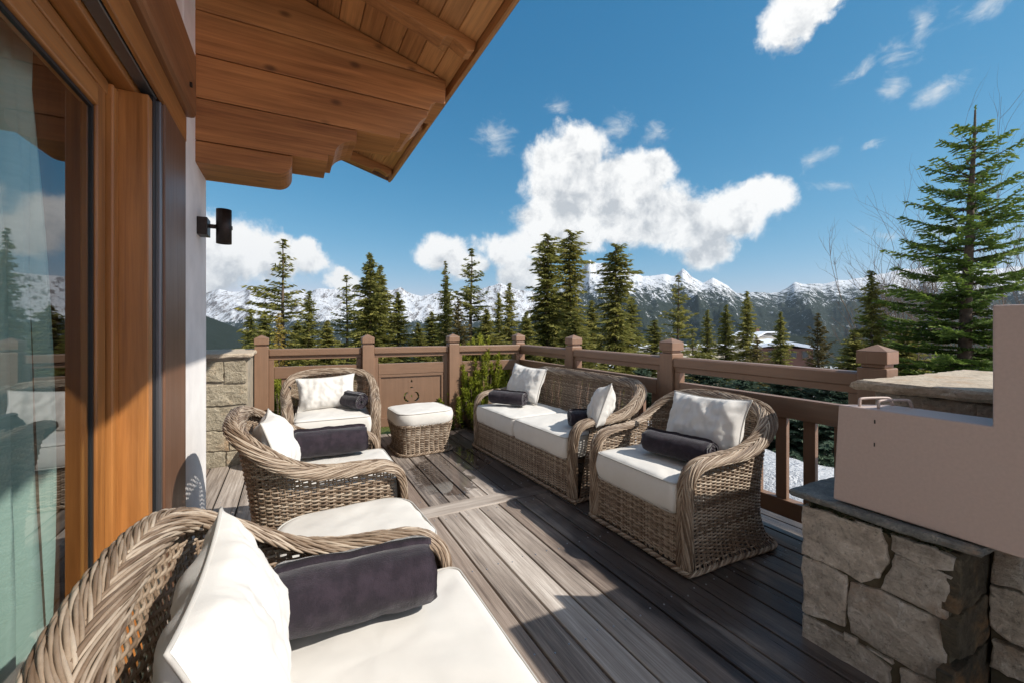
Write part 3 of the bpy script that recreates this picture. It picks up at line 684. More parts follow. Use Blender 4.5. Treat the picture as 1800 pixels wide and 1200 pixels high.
# ------------------------------------------------------------------ deck
deck = structure('deck', None)
PIT = 0.1535; G0 = 0.897
def board(x0, x1, y0, y1, mat=None, z1=0.0):
    z1 = z1 + random.uniform(-0.0015, 0.0015)
    o = box('board', mat or M['deck'], x0, x1, y0, y1, z1 - 0.028, z1, deck, 0.004)
    o['kind'] = 'structure'; return o
for k in range(-9, 13):
    x0 = G0 + k * PIT + 0.0055; x1 = x0 + PIT - 0.011
    if x0 > 2.74: break
    board(x0, x1, -1.4 + random.uniform(0, 0.02), 2.786)
for k in range(-13, 13):
    x0 = G0 + k * PIT + 0.0055; x1 = x0 + PIT - 0.011
    if x0 > 2.74: break
    yb = 3.602 if x1 < PX + 0.02 else 2.966
    board(x0, x1, yb, 5.36 - 0.11 * (x0 + 0.3))
board(-0.505, 2.90, 2.79, 2.962, M['deck_x'], 0.001)
board(2.75, 2.905, -1.4, 5.1)
board(2.912, 3.03, -1.4, 5.1)
s = MB()
def ring(cx, cy, r, n=8): return [(cx + r * math.cos(2 * math.pi * i / n), cy + r * math.sin(2 * math.pi * i / n), 0) for i in range(n)]
for k in range(-9, 12):
    for yy in (2.70, 2.05, 1.40, 0.75, 3.05, 3.75, 4.5):
        for fx in (0.25, 0.75):
            cx = G0 + (k + fx) * PIT; cy = yy + random.uniform(-0.01, 0.01) + 0.03 * fx
            a = ring(cx, cy, 0.0045); b_ = [(p[0], p[1], 0.0032) for p in ring(cx, cy, 0.0035)]
            n = 8; s.add([(p[0], p[1], 0.0) for p in a] + b_, [(i, (i + 1) % n, (i + 1) % n + n, i + n) for i in range(n)] + [tuple(range(n, 2 * n))])
o = s.build('screw_heads', M['screw'], deck, kind='stuff')
st = MB(); st.box(-0.9, 3.03, -1.4, 5.0, -0.20, -0.06)
o = st.build('joists', M['earth'], deck); o['kind'] = 'structure'

# ------------------------------------------------------------------ railings
PW = 0.135
def post_parts(parent, x, y, h_top=1.20, mat=None):
    mat = mat or M['rail']
    p = box('post', mat, x, x + PW, y, y + PW, 0.002, h_top - 0.125, parent, 0.006)
    def q(name, a, z0, z1):
        o = box(name, mat, x + a, x + PW - a, y + a, y + PW - a, z0, z1, None, 0.004); o.parent = p; o.location = o.location - p.location; return o
    q('post_neck', 0.014, h_top - 0.124, h_top - 0.105)
    q('post_block', -0.002, h_top - 0.104, h_top - 0.036)
    a = -0.002; v = [(x + a, y + a, h_top - 0.035), (x + PW - a, y + a, h_top - 0.035), (x + PW - a, y + PW - a, h_top - 0.035), (x + a, y + PW - a, h_top - 0.035), (x + PW / 2, y + PW / 2, h_top)]
    c = p.location
    o = link('post_cap', mesh_np('post_cap', [tuple(Vector(t) - c) for t in v], [(3, 2, 1, 0), (0, 1, 4), (1, 2, 4), (2, 3, 4), (3, 0, 4)], mat), p)
    return p
rs_ = thing('railing', 'brown painted wooden railing along the snowy right side of the deck', 'railing', (0, 0, 0), group='railings round the deck')
SX = 2.78
for y in (1.035, 2.44, 3.82, 5.12): post_parts(rs_, SX, y)
SEG = [(1.035 + PW, 2.44), (2.44 + PW, 3.82), (3.82 + PW, 5.12)]
for (a, b_) in SEG:
    rx = SX + 0.022
    v, f = prism([(rx - 0.012, 0.968), (rx + 0.09, 0.968), (rx + 0.09, 1.035), (rx + 0.075, 1.046), (rx + 0.004, 1.046), (rx - 0.012, 1.035)], a, b_, 'y')
    c = Vector((rx + 0.04, (a + b_) / 2, 1.0)); o = link('top_rail', mesh_np('top_rail', [tuple(Vector(t) - c) for t in v], f, M['rail_y']), rs_, c); bevel(o, 0.004)
    box('under_rail', M['rail_y'], rx + 0.004, rx + 0.07, a, b_, 0.925, 0.966, rs_, 0.003)
    box('middle_rail', M['rail_y'], rx, rx + 0.065, a + 0.052, b_ - 0.052, 0.715, 0.845, rs_, 0.005)
    box('bottom_rail', M['rail_y'], rx, rx + 0.065, a + 0.052, b_ - 0.052, 0.08, 0.19, rs_, 0.005)
    for (p0, p1) in ((a + 0.001, a + 0.05), (b_ - 0.05, b_ - 0.001)): box('stile', M['rail'], rx + 0.002, rx + 0.068, p0, p1, 0.03, 0.924, rs_, 0.004)
    n = 7; L = b_ - a - 0.10
    for i in range(n):
        yc = b_ - 0.05 - L * (i + 0.75) / n
        box('baluster', M['rail'], rx + 0.015, rx + 0.05, yc - 0.034, yc + 0.034, 0.192, 0.713, rs_, 0.003)
rb_ = thing('railing', 'brown painted wooden railing across the back of the deck with a carved panel', 'railing', (0, 0, 0), group='railings round the deck')
def yb_(x): return 5.36 - 0.112 * (x + 0.3)
BX = [-0.335, 0.765, 1.80]
for x in BX: post_parts(rb_, x, yb_(x) - 0.03)
def slant(name, x0, x1, d0, d1, z0, z1, mat, bv=0.004, parent=None):
    """bar along the slightly slanting back line"""
    v = [(x0, yb_(x0) + d0, z0), (x1, yb_(x1) + d0, z0), (x1, yb_(x1) + d1, z0), (x0, yb_(x0) + d1, z0)]
    v += [(p[0], p[1], z1) for p in v]; c = Vector(((x0 + x1) / 2, yb_((x0 + x1) / 2), (z0 + z1) / 2))
    o = link(name, mesh_np(name, [tuple(Vector(t) - c) for t in v], CUBE_F, mat), parent or rb_, c)
    if bv: bevel(o, bv)
    return o
ends = [(BX[0] + PW, BX[1]), (BX[1] + PW, BX[2]), (BX[2] + PW, SX + 0.01)]
for q, (a, b_) in enumerate(ends):
    a += 0.001; b_ -= 0.001
    slant('top_rail', a, b_, 0.005, 0.11, 0.968, 1.046, M['rail_x'], 0.01)
    slant('under_rail', a, b_, 0.03, 0.10, 0.925, 0.966, M['rail_x'])
    slant('middle_rail', a + 0.052, b_ - 0.052, 0.03, 0.095, 0.715, 0.845, M['rail_x'])
    slant('bottom_rail', a + 0.052, b_ - 0.052, 0.03, 0.095, 0.08, 0.19, M['rail_x'])
    slant('stile', a, a + 0.05, 0.03, 0.10, 0.03, 0.924, M['rail']); slant('stile', b_ - 0.05, b_, 0.03, 0.10, 0.03, 0.924, M['rail'])
    if q != 1:
        n = 5 if q == 0 else 4
        for i in range(n):
            xc = a + 0.05 + (b_ - a - 0.10) * (i + 0.62) / n
            slant('baluster', xc - 0.034, xc + 0.034, 0.045, 0.08, 0.192, 0.713, M['rail'], 0.003)
# carved panel, the ornament cut right through
pa, pb = ends[1][0] + 0.053, ends[1][1] - 0.053; pc = (pa + pb) / 2
panel = slant('panel', pa, pb, 0.05, 0.075, 0.192, 0.713, M['rail'], 0)
cut = MB(); Yc = yb_(pc) + 0.06
def cutp(poly): cut.add(*prism([(pc + x, z) for x, z in poly], Yc - 0.09, Yc + 0.09, 'y'))
cutp([(-0.015, 0.605), (0.015, 0.605), (0.0, 0.645)])
cutp([(-0.026, 0.54), (0.0, 0.530), (0.026, 0.54), (0.0, 0.550)])
cutp([(-0.013, 0.42), (0.013, 0.42), (0.0, 0.455)])
for sg in (-1, 1):
    c_ = [(0.045, 0.36), (0.072, 0.372), (0.092, 0.40), (0.094, 0.44), (0.080, 0.475), (0.055, 0.485)]
    outer = [(sg * x, z) for x, z in c_]; inner = [(sg * (x - 0.018), z + (0.014 if i < 3 else -0.012)) for i, (x, z) in enumerate(c_)][::-1]
    poly_ = outer + inner; cutp(poly_ if sg > 0 else poly_[::-1])
cutter = cut.build('cutter', None); bm_ = panel.modifiers.new('carve', 'BOOLEAN'); bm_.operation = 'DIFFERENCE'; bm_.object = cutter; bm_.solver = 'EXACT'
bpy.context.view_layer.update()
dg = bpy.context.evaluated_depsgraph_get(); newme = bpy.data.meshes.new_from_object(panel.evaluated_get(dg))
panel.modifiers.clear(); panel.data = newme; bpy.data.objects.remove(cutter)
slant('panel_moulding', pa, pb, 0.034, 0.05, 0.68, 0.714, M['rail_x'], 0.004); slant('panel_moulding', pa, pa + 0.03, 0.034, 0.05, 0.192, 0.679, M['rail'], 0.004); slant('panel_moulding', pb - 0.03, pb, 0.034, 0.05, 0.192, 0.679, M['rail'], 0.004)

# ------------------------------------------------------------------ stone work
def stone(poly3, nrm, depth, mat, parent, seed=0, name='stone'):
    """one rough-faced stone: 3-D outline on a wall plane, bulging along nrm"""
    rnd = random.Random(seed); P = [Vector(p) for p in poly3]; nrm = Vector(nrm); cc_ = sum(P, Vector()) / len(P); P = [cc_ + (p - cc_) * 1.035 for p in P]
    dens = []
    for i, p in enumerate(P):
        q = P[(i + 1) % len(P)]; n = max(1, int((q - p).length / 0.015))
        for j in range(n): dens.append(p.lerp(q, j / n))
    n = len(dens)
    for _ in range(0): dens = [(dens[i - 1] + dens[i] * 2 + dens[(i + 1) % n]) / 4 for i in range(n)]
    c = sum(dens, Vector()) / n; sz = max((p - c).length for p in dens)
    V = []; lev = [(-1, 1.0, -0.02), (0, 1.0, 0.0), (1, 0.985, depth * 0.85), (2, 0.95, depth), (3, 0.86, depth * 1.02), (4, 0.75, depth * 1.04), (5, 0.62, depth * 1.05), (6, 0.48, depth * 1.05), (7, 0.34, depth * 1.05), (8, 0.18, depth * 1.05)]
    for (lv, sc_, h) in lev:
        for p in dens:
            q = c + (p - c) * sc_
            a = 0.007 * mnoise.fractal(q * 26 + Vector((seed, 0, 0)), 0.8, 2.1, 3) if lv >= 0 else 0
            f1 = mnoise.fractal(q * 9 + Vector((seed * 1.7, 3, 0)), 0.8, 2.1, 3)
            hh = h + (depth * (0.42 * f1 + 0.16 * abs(mnoise.noise(q * 30 + Vector((0, seed, 1))))) if lv >= 1 else 0)
            q = q + (p - c).normalized() * a + nrm * hh
            V.append(q - c)
    V.append(nrm * (depth * 1.05 + depth * 0.42 * mnoise.fractal(c * 9 + Vector((seed * 1.7, 3, 0)), 0.8, 2.1, 3))); F = []
    for l in range(len(lev) - 1):
        F += [(l * n + i, l * n + (i + 1) % n, (l + 1) * n + (i + 1) % n, (l + 1) * n + i) for i in range(n)]
    l = len(lev) - 1; F += [(l * n + i, l * n + (i + 1) % n, len(V) - 1) for i in range(n)]
    # keep faces pointing outward
    a, b_, d = V[l * n], V[l * n + 1], V[-1]
    if (b_ - a).cross(d - a).dot(nrm) < 0: F = [tuple(reversed(q)) for q in F]
    o = link(name, mesh_np(name, V, F, mat), parent, c - parent.location)
    o.data.polygons.foreach_set('use_smooth', np.array([i >= 3 * n for i in range(len(F))]))
    return o
def slab(name, outline, z0, z1, mat, parent, seed=1, jag=0.012):
    P = [Vector((x, y, 0)) for x, y in outline]; d = []
    for i, p in enumerate(P):
        q = P[(i + 1) % len(P)]; n = max(2, int((q - p).length / 0.03))
        for j in range(n): d.append(p.lerp(q, j / n))
    n = len(d); c = sum(d, Vector()) / n; lv = [(0.985, z0), (1.0, z0 + 0.3 * (z1 - z0)), (0.997, z0 + 0.75 * (z1 - z0)), (0.985, z1), (0.6, z1), (0.2, z1)]
    V = []
    for k, (s_, z) in enumerate(lv):
        for p in d:
            a = jag * mnoise.fractal(Vector((p.x * 12, p.y * 12, z * 30 + seed)), 0.9, 2.2, 4) if s_ > 0.9 else 0
            q = c + (p - c) * s_ + (p - c).normalized() * a
            V.append((q.x, q.y, z + (0.004 * mnoise.fractal(Vector((q.x * 9, q.y * 9, seed)), 0.9, 2.2, 4) if k != 3 else 0.002 * mnoise.noise(q * 20))))
    F = [tuple(range(n - 1, -1, -1))]
    for l in range(len(lv) - 1): F += [(l * n + i, l * n + (i + 1) % n, (l + 1) * n + (i + 1) % n, (l + 1) * n + i) for i in range(n)]
    F.append(tuple((len(lv) - 1) * n + i for i in range(n)))
    o = link(name, mesh_np(name, [tuple(Vector(v) - parent.location) for v in V], F, mat), parent)
    return o
# front pier on the right
XP = 1.909; YP = 0.53
pier = thing('stone_pier', 'low pier of rough grey stones under a slate slab, bearing the taupe box', 'stone wall', (XP, 0.76, 0))
pm = MB(); pm.box(XP + 0.010, XP + 0.9, YP + 0.02, 0.975, -0.03, 0.575)
o = pm.build('mortar', M['mortar'], pier); o.location = -pier.location
def pp(l, ox, oy, k, X=None, Y=None): return [(atX if X is not None else atY)(ox + a / k, oy + b / k, X if X is not None else Y) for a, b in l]
ST = [
    [(648, 262), (720, 280), (850, 322), (1048, 400), (1088, 470), (1085, 560), (1040, 632), (955, 665), (870, 610), (770, 560), (648, 510)],
    [(1112, 408), (1300, 462), (1438, 532), (1432, 600), (1340, 590), (1200, 535), (1112, 488)],
    [(1128, 512), (1250, 548), (1428, 635), (1412, 760), (1400, 855), (1250, 788), (1062, 690), (1078, 640), (1108, 590)],
    [(648, 525), (760, 568), (872, 630), (882, 760), (862, 888), (760, 855), (648, 812)],
    [(900, 664), (1060, 704), (1240, 800), (1393, 872), (1388, 1000), (1400, 1185), (1250, 1130), (1050, 1010), (905, 922), (892, 800)],
    [(648, 832), (760, 884), (850, 935), (1000, 1015), (1098, 1110), (1095, 1225), (1000, 1185), (800, 1065), (645, 960)],
    [(1160, 1112), (1280, 1152), (1392, 1205), (1385, 1330), (1280, 1330), (1155, 1250)],
    [(862, 925), (935, 958), (935, 990), (870, 962)], [(925, 335), (1048, 375), (1060, 398), (960, 372)], [(985, 1000), (1120, 1070), (1130, 1095), (1010, 1020)]]
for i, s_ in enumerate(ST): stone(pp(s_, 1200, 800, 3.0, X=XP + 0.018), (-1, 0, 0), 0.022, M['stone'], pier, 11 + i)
SD = [[(150, 290), (330, 200), (430, 225), (425, 480), (300, 560), (200, 640), (125, 690)], [(310, 572), (420, 500), (398, 780), (240, 955), (140, 1000), (110, 800), (205, 655)],
      [(250, 985), (398, 820), (420, 1230), (90, 1330), (85, 1130)]]
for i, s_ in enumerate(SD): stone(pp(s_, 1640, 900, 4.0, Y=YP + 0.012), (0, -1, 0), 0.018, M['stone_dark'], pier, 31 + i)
slab('capstone', [(XP - 0.022, 1.04), (XP - 0.02, 0.80), (XP - 0.03, 0.60), (XP - 0.01, 0.47), (XP + 0.5, 0.45), (XP + 0.92, 0.47), (XP + 0.92, 1.02), (XP + 0.4, 1.03)], 0.578, 0.606, M['slab'], pier, 3)
# moss in the upper joint
ms = MB(); rr = random.Random(4)
for i in range(260):
    y = 0.965 - rr.random() ** 1.3 * 0.42; z = 0.572 - rr.random() ** 2 * 0.03; r = rr.uniform(0.003, 0.008)
    ms.add([(XP + 0.004 - r, y, z), (XP + 0.012, y - r, z), (XP + 0.012, y + r, z), (XP + 0.010, y, z + r), (XP + 0.010, y, z - r)], [(0, 1, 3), (0, 3, 2), (0, 2, 4), (0, 4, 1)])
o = ms.build('moss', M['moss'], pier, kind='stuff'); o.location = -pier.location
# wall beyond the pier, nearer the camera
wl = thing('stone_wall', 'shaded wall of large ochre stained stones to the right of the pier', 'stone wall', (2.16, 0.1, 0))
wm = MB(); wm.box(2.182, 2.8, -1.4, YP - 0.01, -0.03, 0.60); o = wm.build('mortar', M['mortar'], wl); o.location = -wl.location
SW = [[(445, 222), (640, 285), (660, 560), (640, 545), (420, 480)], [(418, 490), (640, 560), (700, 620), (700, 960), (560, 895), (412, 780)], [(430, 890), (560, 925), (700, 985), (700, 1200), (540, 1130), (418, 1060)]]
for i, s_ in enumerate(SW): stone(pp(s_, 1640, 900, 4.0, X=2.175), (-1, 0, 0), 0.02, M['stone'], wl, 51 + i)
for i in range(3):
    for j in range(4):
        y1 = 0.18 - j * 0.36 - 0.1 * (i % 2); z0 = 0.02 + i * 0.19
        stone([(2.175, y1, z0), (2.175, y1 - 0.34, z0 + 0.01), (2.175, y1 - 0.335, z0 + 0.175), (2.175, y1 - 0.005, z0 + 0.17)], (-1, 0, 0), 0.02, M['stone'], wl, 60 + i * 4 + j)
# wall at the end of the side railing
w2 = thing('stone_wall', 'stone wall with a pale overhanging capstone behind the taupe box, by the last railing post', 'stone wall', (2.36, 0.3, 0))
wm = MB(); wm.box(2.385, 3.30, -1.4, 0.915, -0.6, 1.008); o = wm.build('mortar', M['mortar'], w2); o.location = -w2.location
rr = random.Random(9)
for i in range(6):
    y = 0.915 - 0.001
    while y > -1.3:
        w = rr.uniform(0.22, 0.42); z0 = 0.0 + i * 0.168
        stone([(2.378, y, z0 + 0.004), (2.378, y - w + 0.010, z0 + 0.002), (2.378, y - w + 0.010, z0 + 0.158), (2.378, y, z0 + 0.16)], (-1, 0, 0), 0.022, M['stone'], w2, int(1000 * y + 5000 + i))
        y -= w
slab('capstone', [(2.295, 0.985), (2.29, 0.7), (2.31, 0.2), (2.30, -0.5), (2.30, -1.4), (3.40, -1.4), (3.42, 0.3), (3.38, 0.93), (2.83, 0.935)], 1.012, 1.055, M['slab_pale'], w2, 6, 0.018)
# pillar at the far left
pl = thing('stone_pillar', 'square pillar of pale ochre stones with a flat capstone at the far end of the deck', 'stone pillar', (-0.6, 4.9, 0))
wm = MB(); wm.box(-1.4, -0.345, 4.715, 5.55, -0.3, 1.005); o = wm.build('mortar', M['mortar_pale'], pl); o.location = -pl.location
SL = [[(-60, 170), (145, 165), (148, 320), (-60, 325)], [(158, 165), (330, 140), (335, 325), (162, 338)], [(-60, 358), (335, 352), (338, 500), (45, 522), (-60, 518)], [(-60, 538), (200, 535), (205, 715), (-60, 720)],
      [(218, 540), (345, 520), (345, 698), (218, 712)], [(-60, 732), (188, 727), (190, 878), (-60, 888)], [(202, 727), (345, 717), (345, 862), (202, 880)], [(-60, 903), (160, 893), (168, 1022), (-60, 1030)], [(180, 893), (345, 873), (345, 1015), (178, 1020)]]
for i, s_ in enumerate(SL): stone(pp(s_, 360, 600, 4.615, Y=4.712), (0, -1, 0), 0.014, M['stone_pale'], pl, 71 + i)
slab('capstone', [(-1.45, 4.66), (-0.8, 4.655), (-0.31, 4.66), (-0.305, 5.0), (-0.31, 5.6), (-1.45, 5.6)], 1.008, 1.045, M['slab_pale'], pl, 8)

# taupe box on the pier
tb = thing('metal_box', 'smooth taupe painted metal box with a raised right side and two bar handles', 'box', (XP + 0.01, 0.45, 0.612))
c = tb.location
outl = [(-0.9, 0.0), (0.437, 0.0), (0.418, 0.38), (0.005, 0.38), (0.005, 0.752), (-0.9, 0.752)]
v, f = prism([(y, z) for y, z in outl], 0.0, 0.17, 'x')
v = [(x, y - (x * 0.55 if y > 0.2 else 0), z) for x, y, z in v]
o = link('body', mesh_np('body', v, f, M['taupe']), tb); bevel(o, 0.006, 3)
box('upper_body', M['taupe'], 0.172, 0.66, -0.9, 0.004, 0.449, 0.751, tb, 0.006)
for xh, yh in ((0.028, 0.358), (0.030, 0.30)):
    pts, _ = smooth_path([(xh, yh, 0.375), (xh, yh, 0.400), (xh + 0.010, yh - 0.004, 0.410), (xh + 0.108, yh - 0.042, 0.410), (xh + 0.125, yh - 0.048, 0.400), (xh + 0.135, yh - 0.052, 0.375)], 30)
    T = TB(); T.add(pts, np.tile([0.3, 0.9, 0.2], (len(pts), 1)), 0.005, 0.005, 8); link('handle', T.mesh('handle', M['taupe']), tb)

for (py_, pz_) in ((0.30, 0.335), (0.301, 0.25)):
    box('paint_chip', M['rubber'], -0.0012, 0.001, py_ - 0.002, py_ + 0.002, pz_ - 0.007, pz_ + 0.007, tb)

# ------------------------------------------------------------------ wicker furniture
def profile_interp(ctrl, n):
    return smooth_path(ctrl, n)[0]
def make_seat(W):
    """returns (weave mesh, rim mesh, base mesh) for a wicker seat of outer width W; front at y=0 facing -y"""
    dx = W / 2 - 0.405
    half_c = [(0.355, 0.025, 0.02), (0.355, 0.025, 0.25), (0.358, 0.025, 0.42), (0.362, 0.045, 0.508), (0.368, 0.11, 0.558), (0.376, 0.22, 0.572), (0.388, 0.36, 0.578), (0.402, 0.48, 0.600), (0.408, 0.58, 0.645), (0.395, 0.675, 0.708), (0.35, 0.745, 0.762), (0.265, 0.785, 0.795), (0.14, 0.80, 0.812)]
    half_n = [(0, -1, 0), (0, -1, 0), (0, -1, 0.15), (0.05, -0.75, 0.65), (0.12, -0.25, 0.95), (0.22, 0, 1), (0.3, -0.02, 1), (0.4, -0.2, 0.9), (0.5, -0.42, 0.75), (0.5, -0.5, 0.72), (0.38, -0.45, 0.8), (0.2, -0.38, 0.9), (0.08, -0.33, 0.94)]
    C = [(x + dx, y, z) for x, y, z in half_c]; Nn = list(half_n)
    full = C + [(0.0, 0.803, 0.817)] + [(-x, y, z) for x, y, z in C[::-1]]
    fullN = Nn + [(0, -0.32, 0.95)] + [(-x, y, z) for x, y, z in Nn[::-1]]
    both = np.hstack([np.array(full), np.array(fullN)])
    # resample by arc length
    pos, L = smooth_path(full, 400)
    Pc = np.array(full); Lc = np.concatenate([[0], np.cumsum(np.linalg.norm(np.diff(Pc, axis=0), axis=1))]); Lc = Lc / Lc[-1]
    u = np.linspace(0, 1, 400); NN = np.stack([np.interp(u, Lc, np.array(fullN)[:, k]) for k in range(3)], 1)
    T = np.gradient(pos, axis=0); T /= np.linalg.norm(T, axis=1, keepdims=True)
    NN -= (NN * T).sum(1, keepdims=True) * T; NN /= np.linalg.norm(NN, axis=1, keepdims=True)
    SS = np.cross(T, NN)
    wid = np.interp(u, [0, 0.16, 0.25, 0.38, 0.5, 0.62, 0.75, 0.84, 1], [0.044, 0.044, 0.044, 0.048, 0.044, 0.048, 0.044, 0.044, 0.044])
    def rim_pt(uu, psi, off):
        i = np.clip(uu, 0, 1) * 399; i0 = np.floor(i).astype(int); i1 = np.minimum(i0 + 1, 399); fr = (i - i0)[:, None]
        g = lambda A: A[i0] * (1 - fr) + A[i1] * fr
        p, nn, s_ = g(pos), g(NN), g(SS); a = np.interp(uu, u, wid)[:, None]; b_ = 0.030
        sp, cp_ = np.sin(psi)[:, None], np.cos(psi)[:, None]
        N2 = s_ * sp / a + nn * cp_ / b_; N2 /= np.linalg.norm(N2, axis=1, keepdims=True)
        return p + s_ * a * sp + nn * b_ * cp_ + N2 * off[:, None], N2
    rim = TB(); span = 0.36 / L; step = 0.0212 / L
    PS = R(112); n = 24
    s0 = -span
    while s0 < 1:
        for fam in (0, 1):
            t = np.linspace(0, 1, n); uu = s0 + span * t + (step * 0.5 if fam else 0)
            psi = (-PS + (PS + 0.16) * t) if fam == 0 else (PS - (PS + 0.16) * t)
            ok = (uu >= 0.0) & (uu <= 1.0)
            off = 0.0028 * np.sin(t * 5 * math.pi + (s0 / step) * math.pi) + random.uniform(-0.0012, 0.0016) - 0.0085 * np.clip((t - 0.86) / 0.14, 0, 1)
            if ok.sum() > 2:
                P_, N_ = rim_pt(uu[ok], psi[ok], off[ok]); tp = np.ones(len(P_)); tp[0] = tp[-1] = 0.15; rk_ = random.uniform(0.82, 1.12); rim.add(P_, N_, 0.0038 * tp * rk_, 0.0036 * tp * rk_, 6)
        s0 += step
    # under layer closes the band; its darkest tint paints shade between the strands
    for psi0 in np.linspace(-1.75, 1.75, 9):
        uu = np.linspace(0, 1, 150); P_, N_ = rim_pt(uu, np.full(150, psi0), np.full(150, -0.0085)); rim.add(P_, N_, 0.011, 0.002, 4, tint=0.0)
    # shell: from base outline to the rim
    i_front = int(np.argmax(u > 0.155)); i_back = 399 - i_front
    top = pos[i_front:i_back + 1] - NN[i_front:i_back + 1] * 0.0
    ns = 300
    uu = np.linspace(0, len(top) - 1, ns); topc = np.stack([np.interp(uu, np.arange(len(top)), top[:, k]) for k in range(3)], 1)
    base_half = [(0.398, 0.055), (0.400, 0.30), (0.418, 0.52), (0.428, 0.64), (0.405, 0.725), (0.33, 0.755), (0.15, 0.765)]
    bc = [(x + dx, y, 0.03) for x, y in base_half] + [(0, 0.768, 0.03)] + [(-(x + dx), y, 0.03) for x, y in base_half[::-1]]
    # match base points to top by progress of arc length per third
    basec, _ = smooth_path(bc, ns)
    def shell(t):
        """t array (ns,) height fraction -> points"""
        t_ = t[:, None]; p = basec * (1 - t_) + topc * t_
        cen = np.array([0, 0.33, 0]); out = p - cen; out[:, 2] = 0
        out[:, 0] *= 1.0 / max(1.0, W / 0.81) if W > 1 else 1.0
        out /= np.linalg.norm(out, axis=1, keepdims=True) + 1e-9
        back = np.clip((p[:, 1] - 0.2) / 0.5, 0, 1)
        d = -(0.018 + 0.05 * back) * np.sin(np.clip(t, 0, 1) ** 0.55 * math.pi)
        return p + out * d[:, None], out
    ztop = topc[:, 2] - 0.01
    weave = TB(); arcs = np.concatenate([[0], np.cumsum(np.linalg.norm(np.diff(basec, axis=0), axis=1))])
    m = int(arcs[-1] / 0.0125); ai = np.interp(np.linspace(0, arcs[-1], m), arcs, np.arange(ns))
    def samp(A): return np.stack([np.interp(ai, np.arange(ns), A[:, k]) for k in range(3)], 1)
    z = 0.045; row = 0; SP = 0.038
    while z < 0.90:
        t = (z - 0.03) / (ztop - 0.03)
        p, out = shell(np.clip(t, 0, 1)); P_ = samp(p); O_ = samp(out); tt = np.interp(ai, np.arange(ns), t)
        O_ /= np.linalg.norm(O_, axis=1, keepdims=True); s_ = np.linspace(0, arcs[-1], m)
        wv_ = 0.0054 * np.sin(math.pi * s_ / SP + (row % 2) * math.pi)
        P_ = P_ + O_ * wv_[:, None]; P_[:, 2] += 0.0012 * np.sin(s_ * 23 + row)
        ok = tt < 0.985; idx = np.where(ok)[0]
        if len(idx):
            for run in np.split(idx, np.where(np.diff(idx) > 1)[0] + 1):
                if len(run) > 2: weave.add(P_[run], O_[run], 0.0047 * random.uniform(0.88, 1.08), 0.0038, 6)
        row += 1; z += 0.0092 if z < 0.47 else 0.0120
    nst = int(arcs[-1] / SP)
    for q in range(nst + 1):
        for dlt in (-0.006, 0.006):
            a_ = min(max(q * SP + dlt, 0), arcs[-1]); idx = np.interp(a_, arcs, np.arange(ns))
            tv = np.linspace(0, 1, 22); pts = []
            i0 = int(idx); 
            b0 = basec[min(i0, ns - 1)]; t0 = topc[min(i0, ns - 1)]
            for tq in tv:
                p = b0 * (1 - tq) + t0 * tq; o_ = p - np.array([0, 0.33, 0]); o_[2] = 0; 
                if W > 1: o_[0] /= W / 0.81
                o_ /= np.linalg.norm(o_) + 1e-9; back = min(max((p[1] - 0.2) / 0.5, 0), 1)
                pts.append(np.append(p + o_ * (-(0.018 + 0.05 * back) * math.sin(tq ** 0.55 * math.pi)), [*o_]))
            pts = np.array(pts); weave.add(pts[:, :3], pts[:, 3:], 0.0044, 0.0036, 5, tint=0.15 + 0.3 * random.random())
    # front apron
    fx = W / 2 - 0.088; s_ = np.arange(-fx, fx, 0.0125); z = 0.045; row = 0
    while z < 0.298:
        P_ = np.stack([s_, 0.02 + 0.0055 * np.sin(math.pi * s_ / SP + (row % 2) * math.pi), np.full(len(s_), z)], 1)
        weave.add(P_, np.tile([0, -1, 0], (len(s_), 1)), 0.0047, 0.0038, 6); row += 1; z += 0.0092
    for x in np.arange(-fx, fx + 0.01, SP):
        for dlt in (-0.006, 0.006): weave.add(np.array([(x + dlt, 0.02, 0.03), (x + dlt, 0.02, 0.17), (x + dlt, 0.02, 0.30)]), np.tile([0, -1, 0], (3, 1)), 0.0048, 0.0042, 5)
    for q in range(3):                                               # twisted top edge of the apron
        s2 = np.arange(-fx, fx, 0.01); ph = s2 * 70 + q * 2.1
        weave.add(np.stack([s2, 0.016 + 0.007 * np.cos(ph), 0.302 + 0.007 * np.sin(ph)], 1), np.tile([0, -1, 0], (len(s2), 1)), 0.005, 0.005, 5)
    # base braid
    bf = [(-(W / 2 - 0.005), 0.03, 0.02), (-(W / 2 - 0.06), -0.004, 0.02), (0, 0.002, 0.02), (W / 2 - 0.06, -0.004, 0.02), (W / 2 - 0.005, 0.03, 0.02)]
    loop = bf + [(x + dx + 0.006, y, 0.02) for x, y in base_half[1:]] + [(0, 0.774, 0.02)] + [(-(x + dx) - 0.006, y, 0.02) for x, y in base_half[1:][::-1]] + [bf[0]]
    lp_, LL = smooth_path(loop, int(LLn := 420 * W / 0.81)); s_ = np.linspace(0, LL, len(lp_)); base = TB()
    tg = np.gradient(lp_, axis=0); tg /= np.linalg.norm(tg, axis=1, keepdims=True); sd = np.cross(tg, [0, 0, 1.0])
    for q in range(5):
        ph = s_ * 60 + q * math.pi * 0.4
        base.add(lp_ + sd * (0.010 * np.cos(ph))[:, None] + np.array([0, 0, 1.0]) * (0.010 * np.sin(ph))[:, None], np.tile([0, 0, 1.0], (len(lp_), 1)), 0.0052, 0.0052, 6)
    return weave.mesh('weave', M['wicker']), rim.mesh('rolled_rim', M['wicker']), base.mesh('base_braid', M['wicker'])

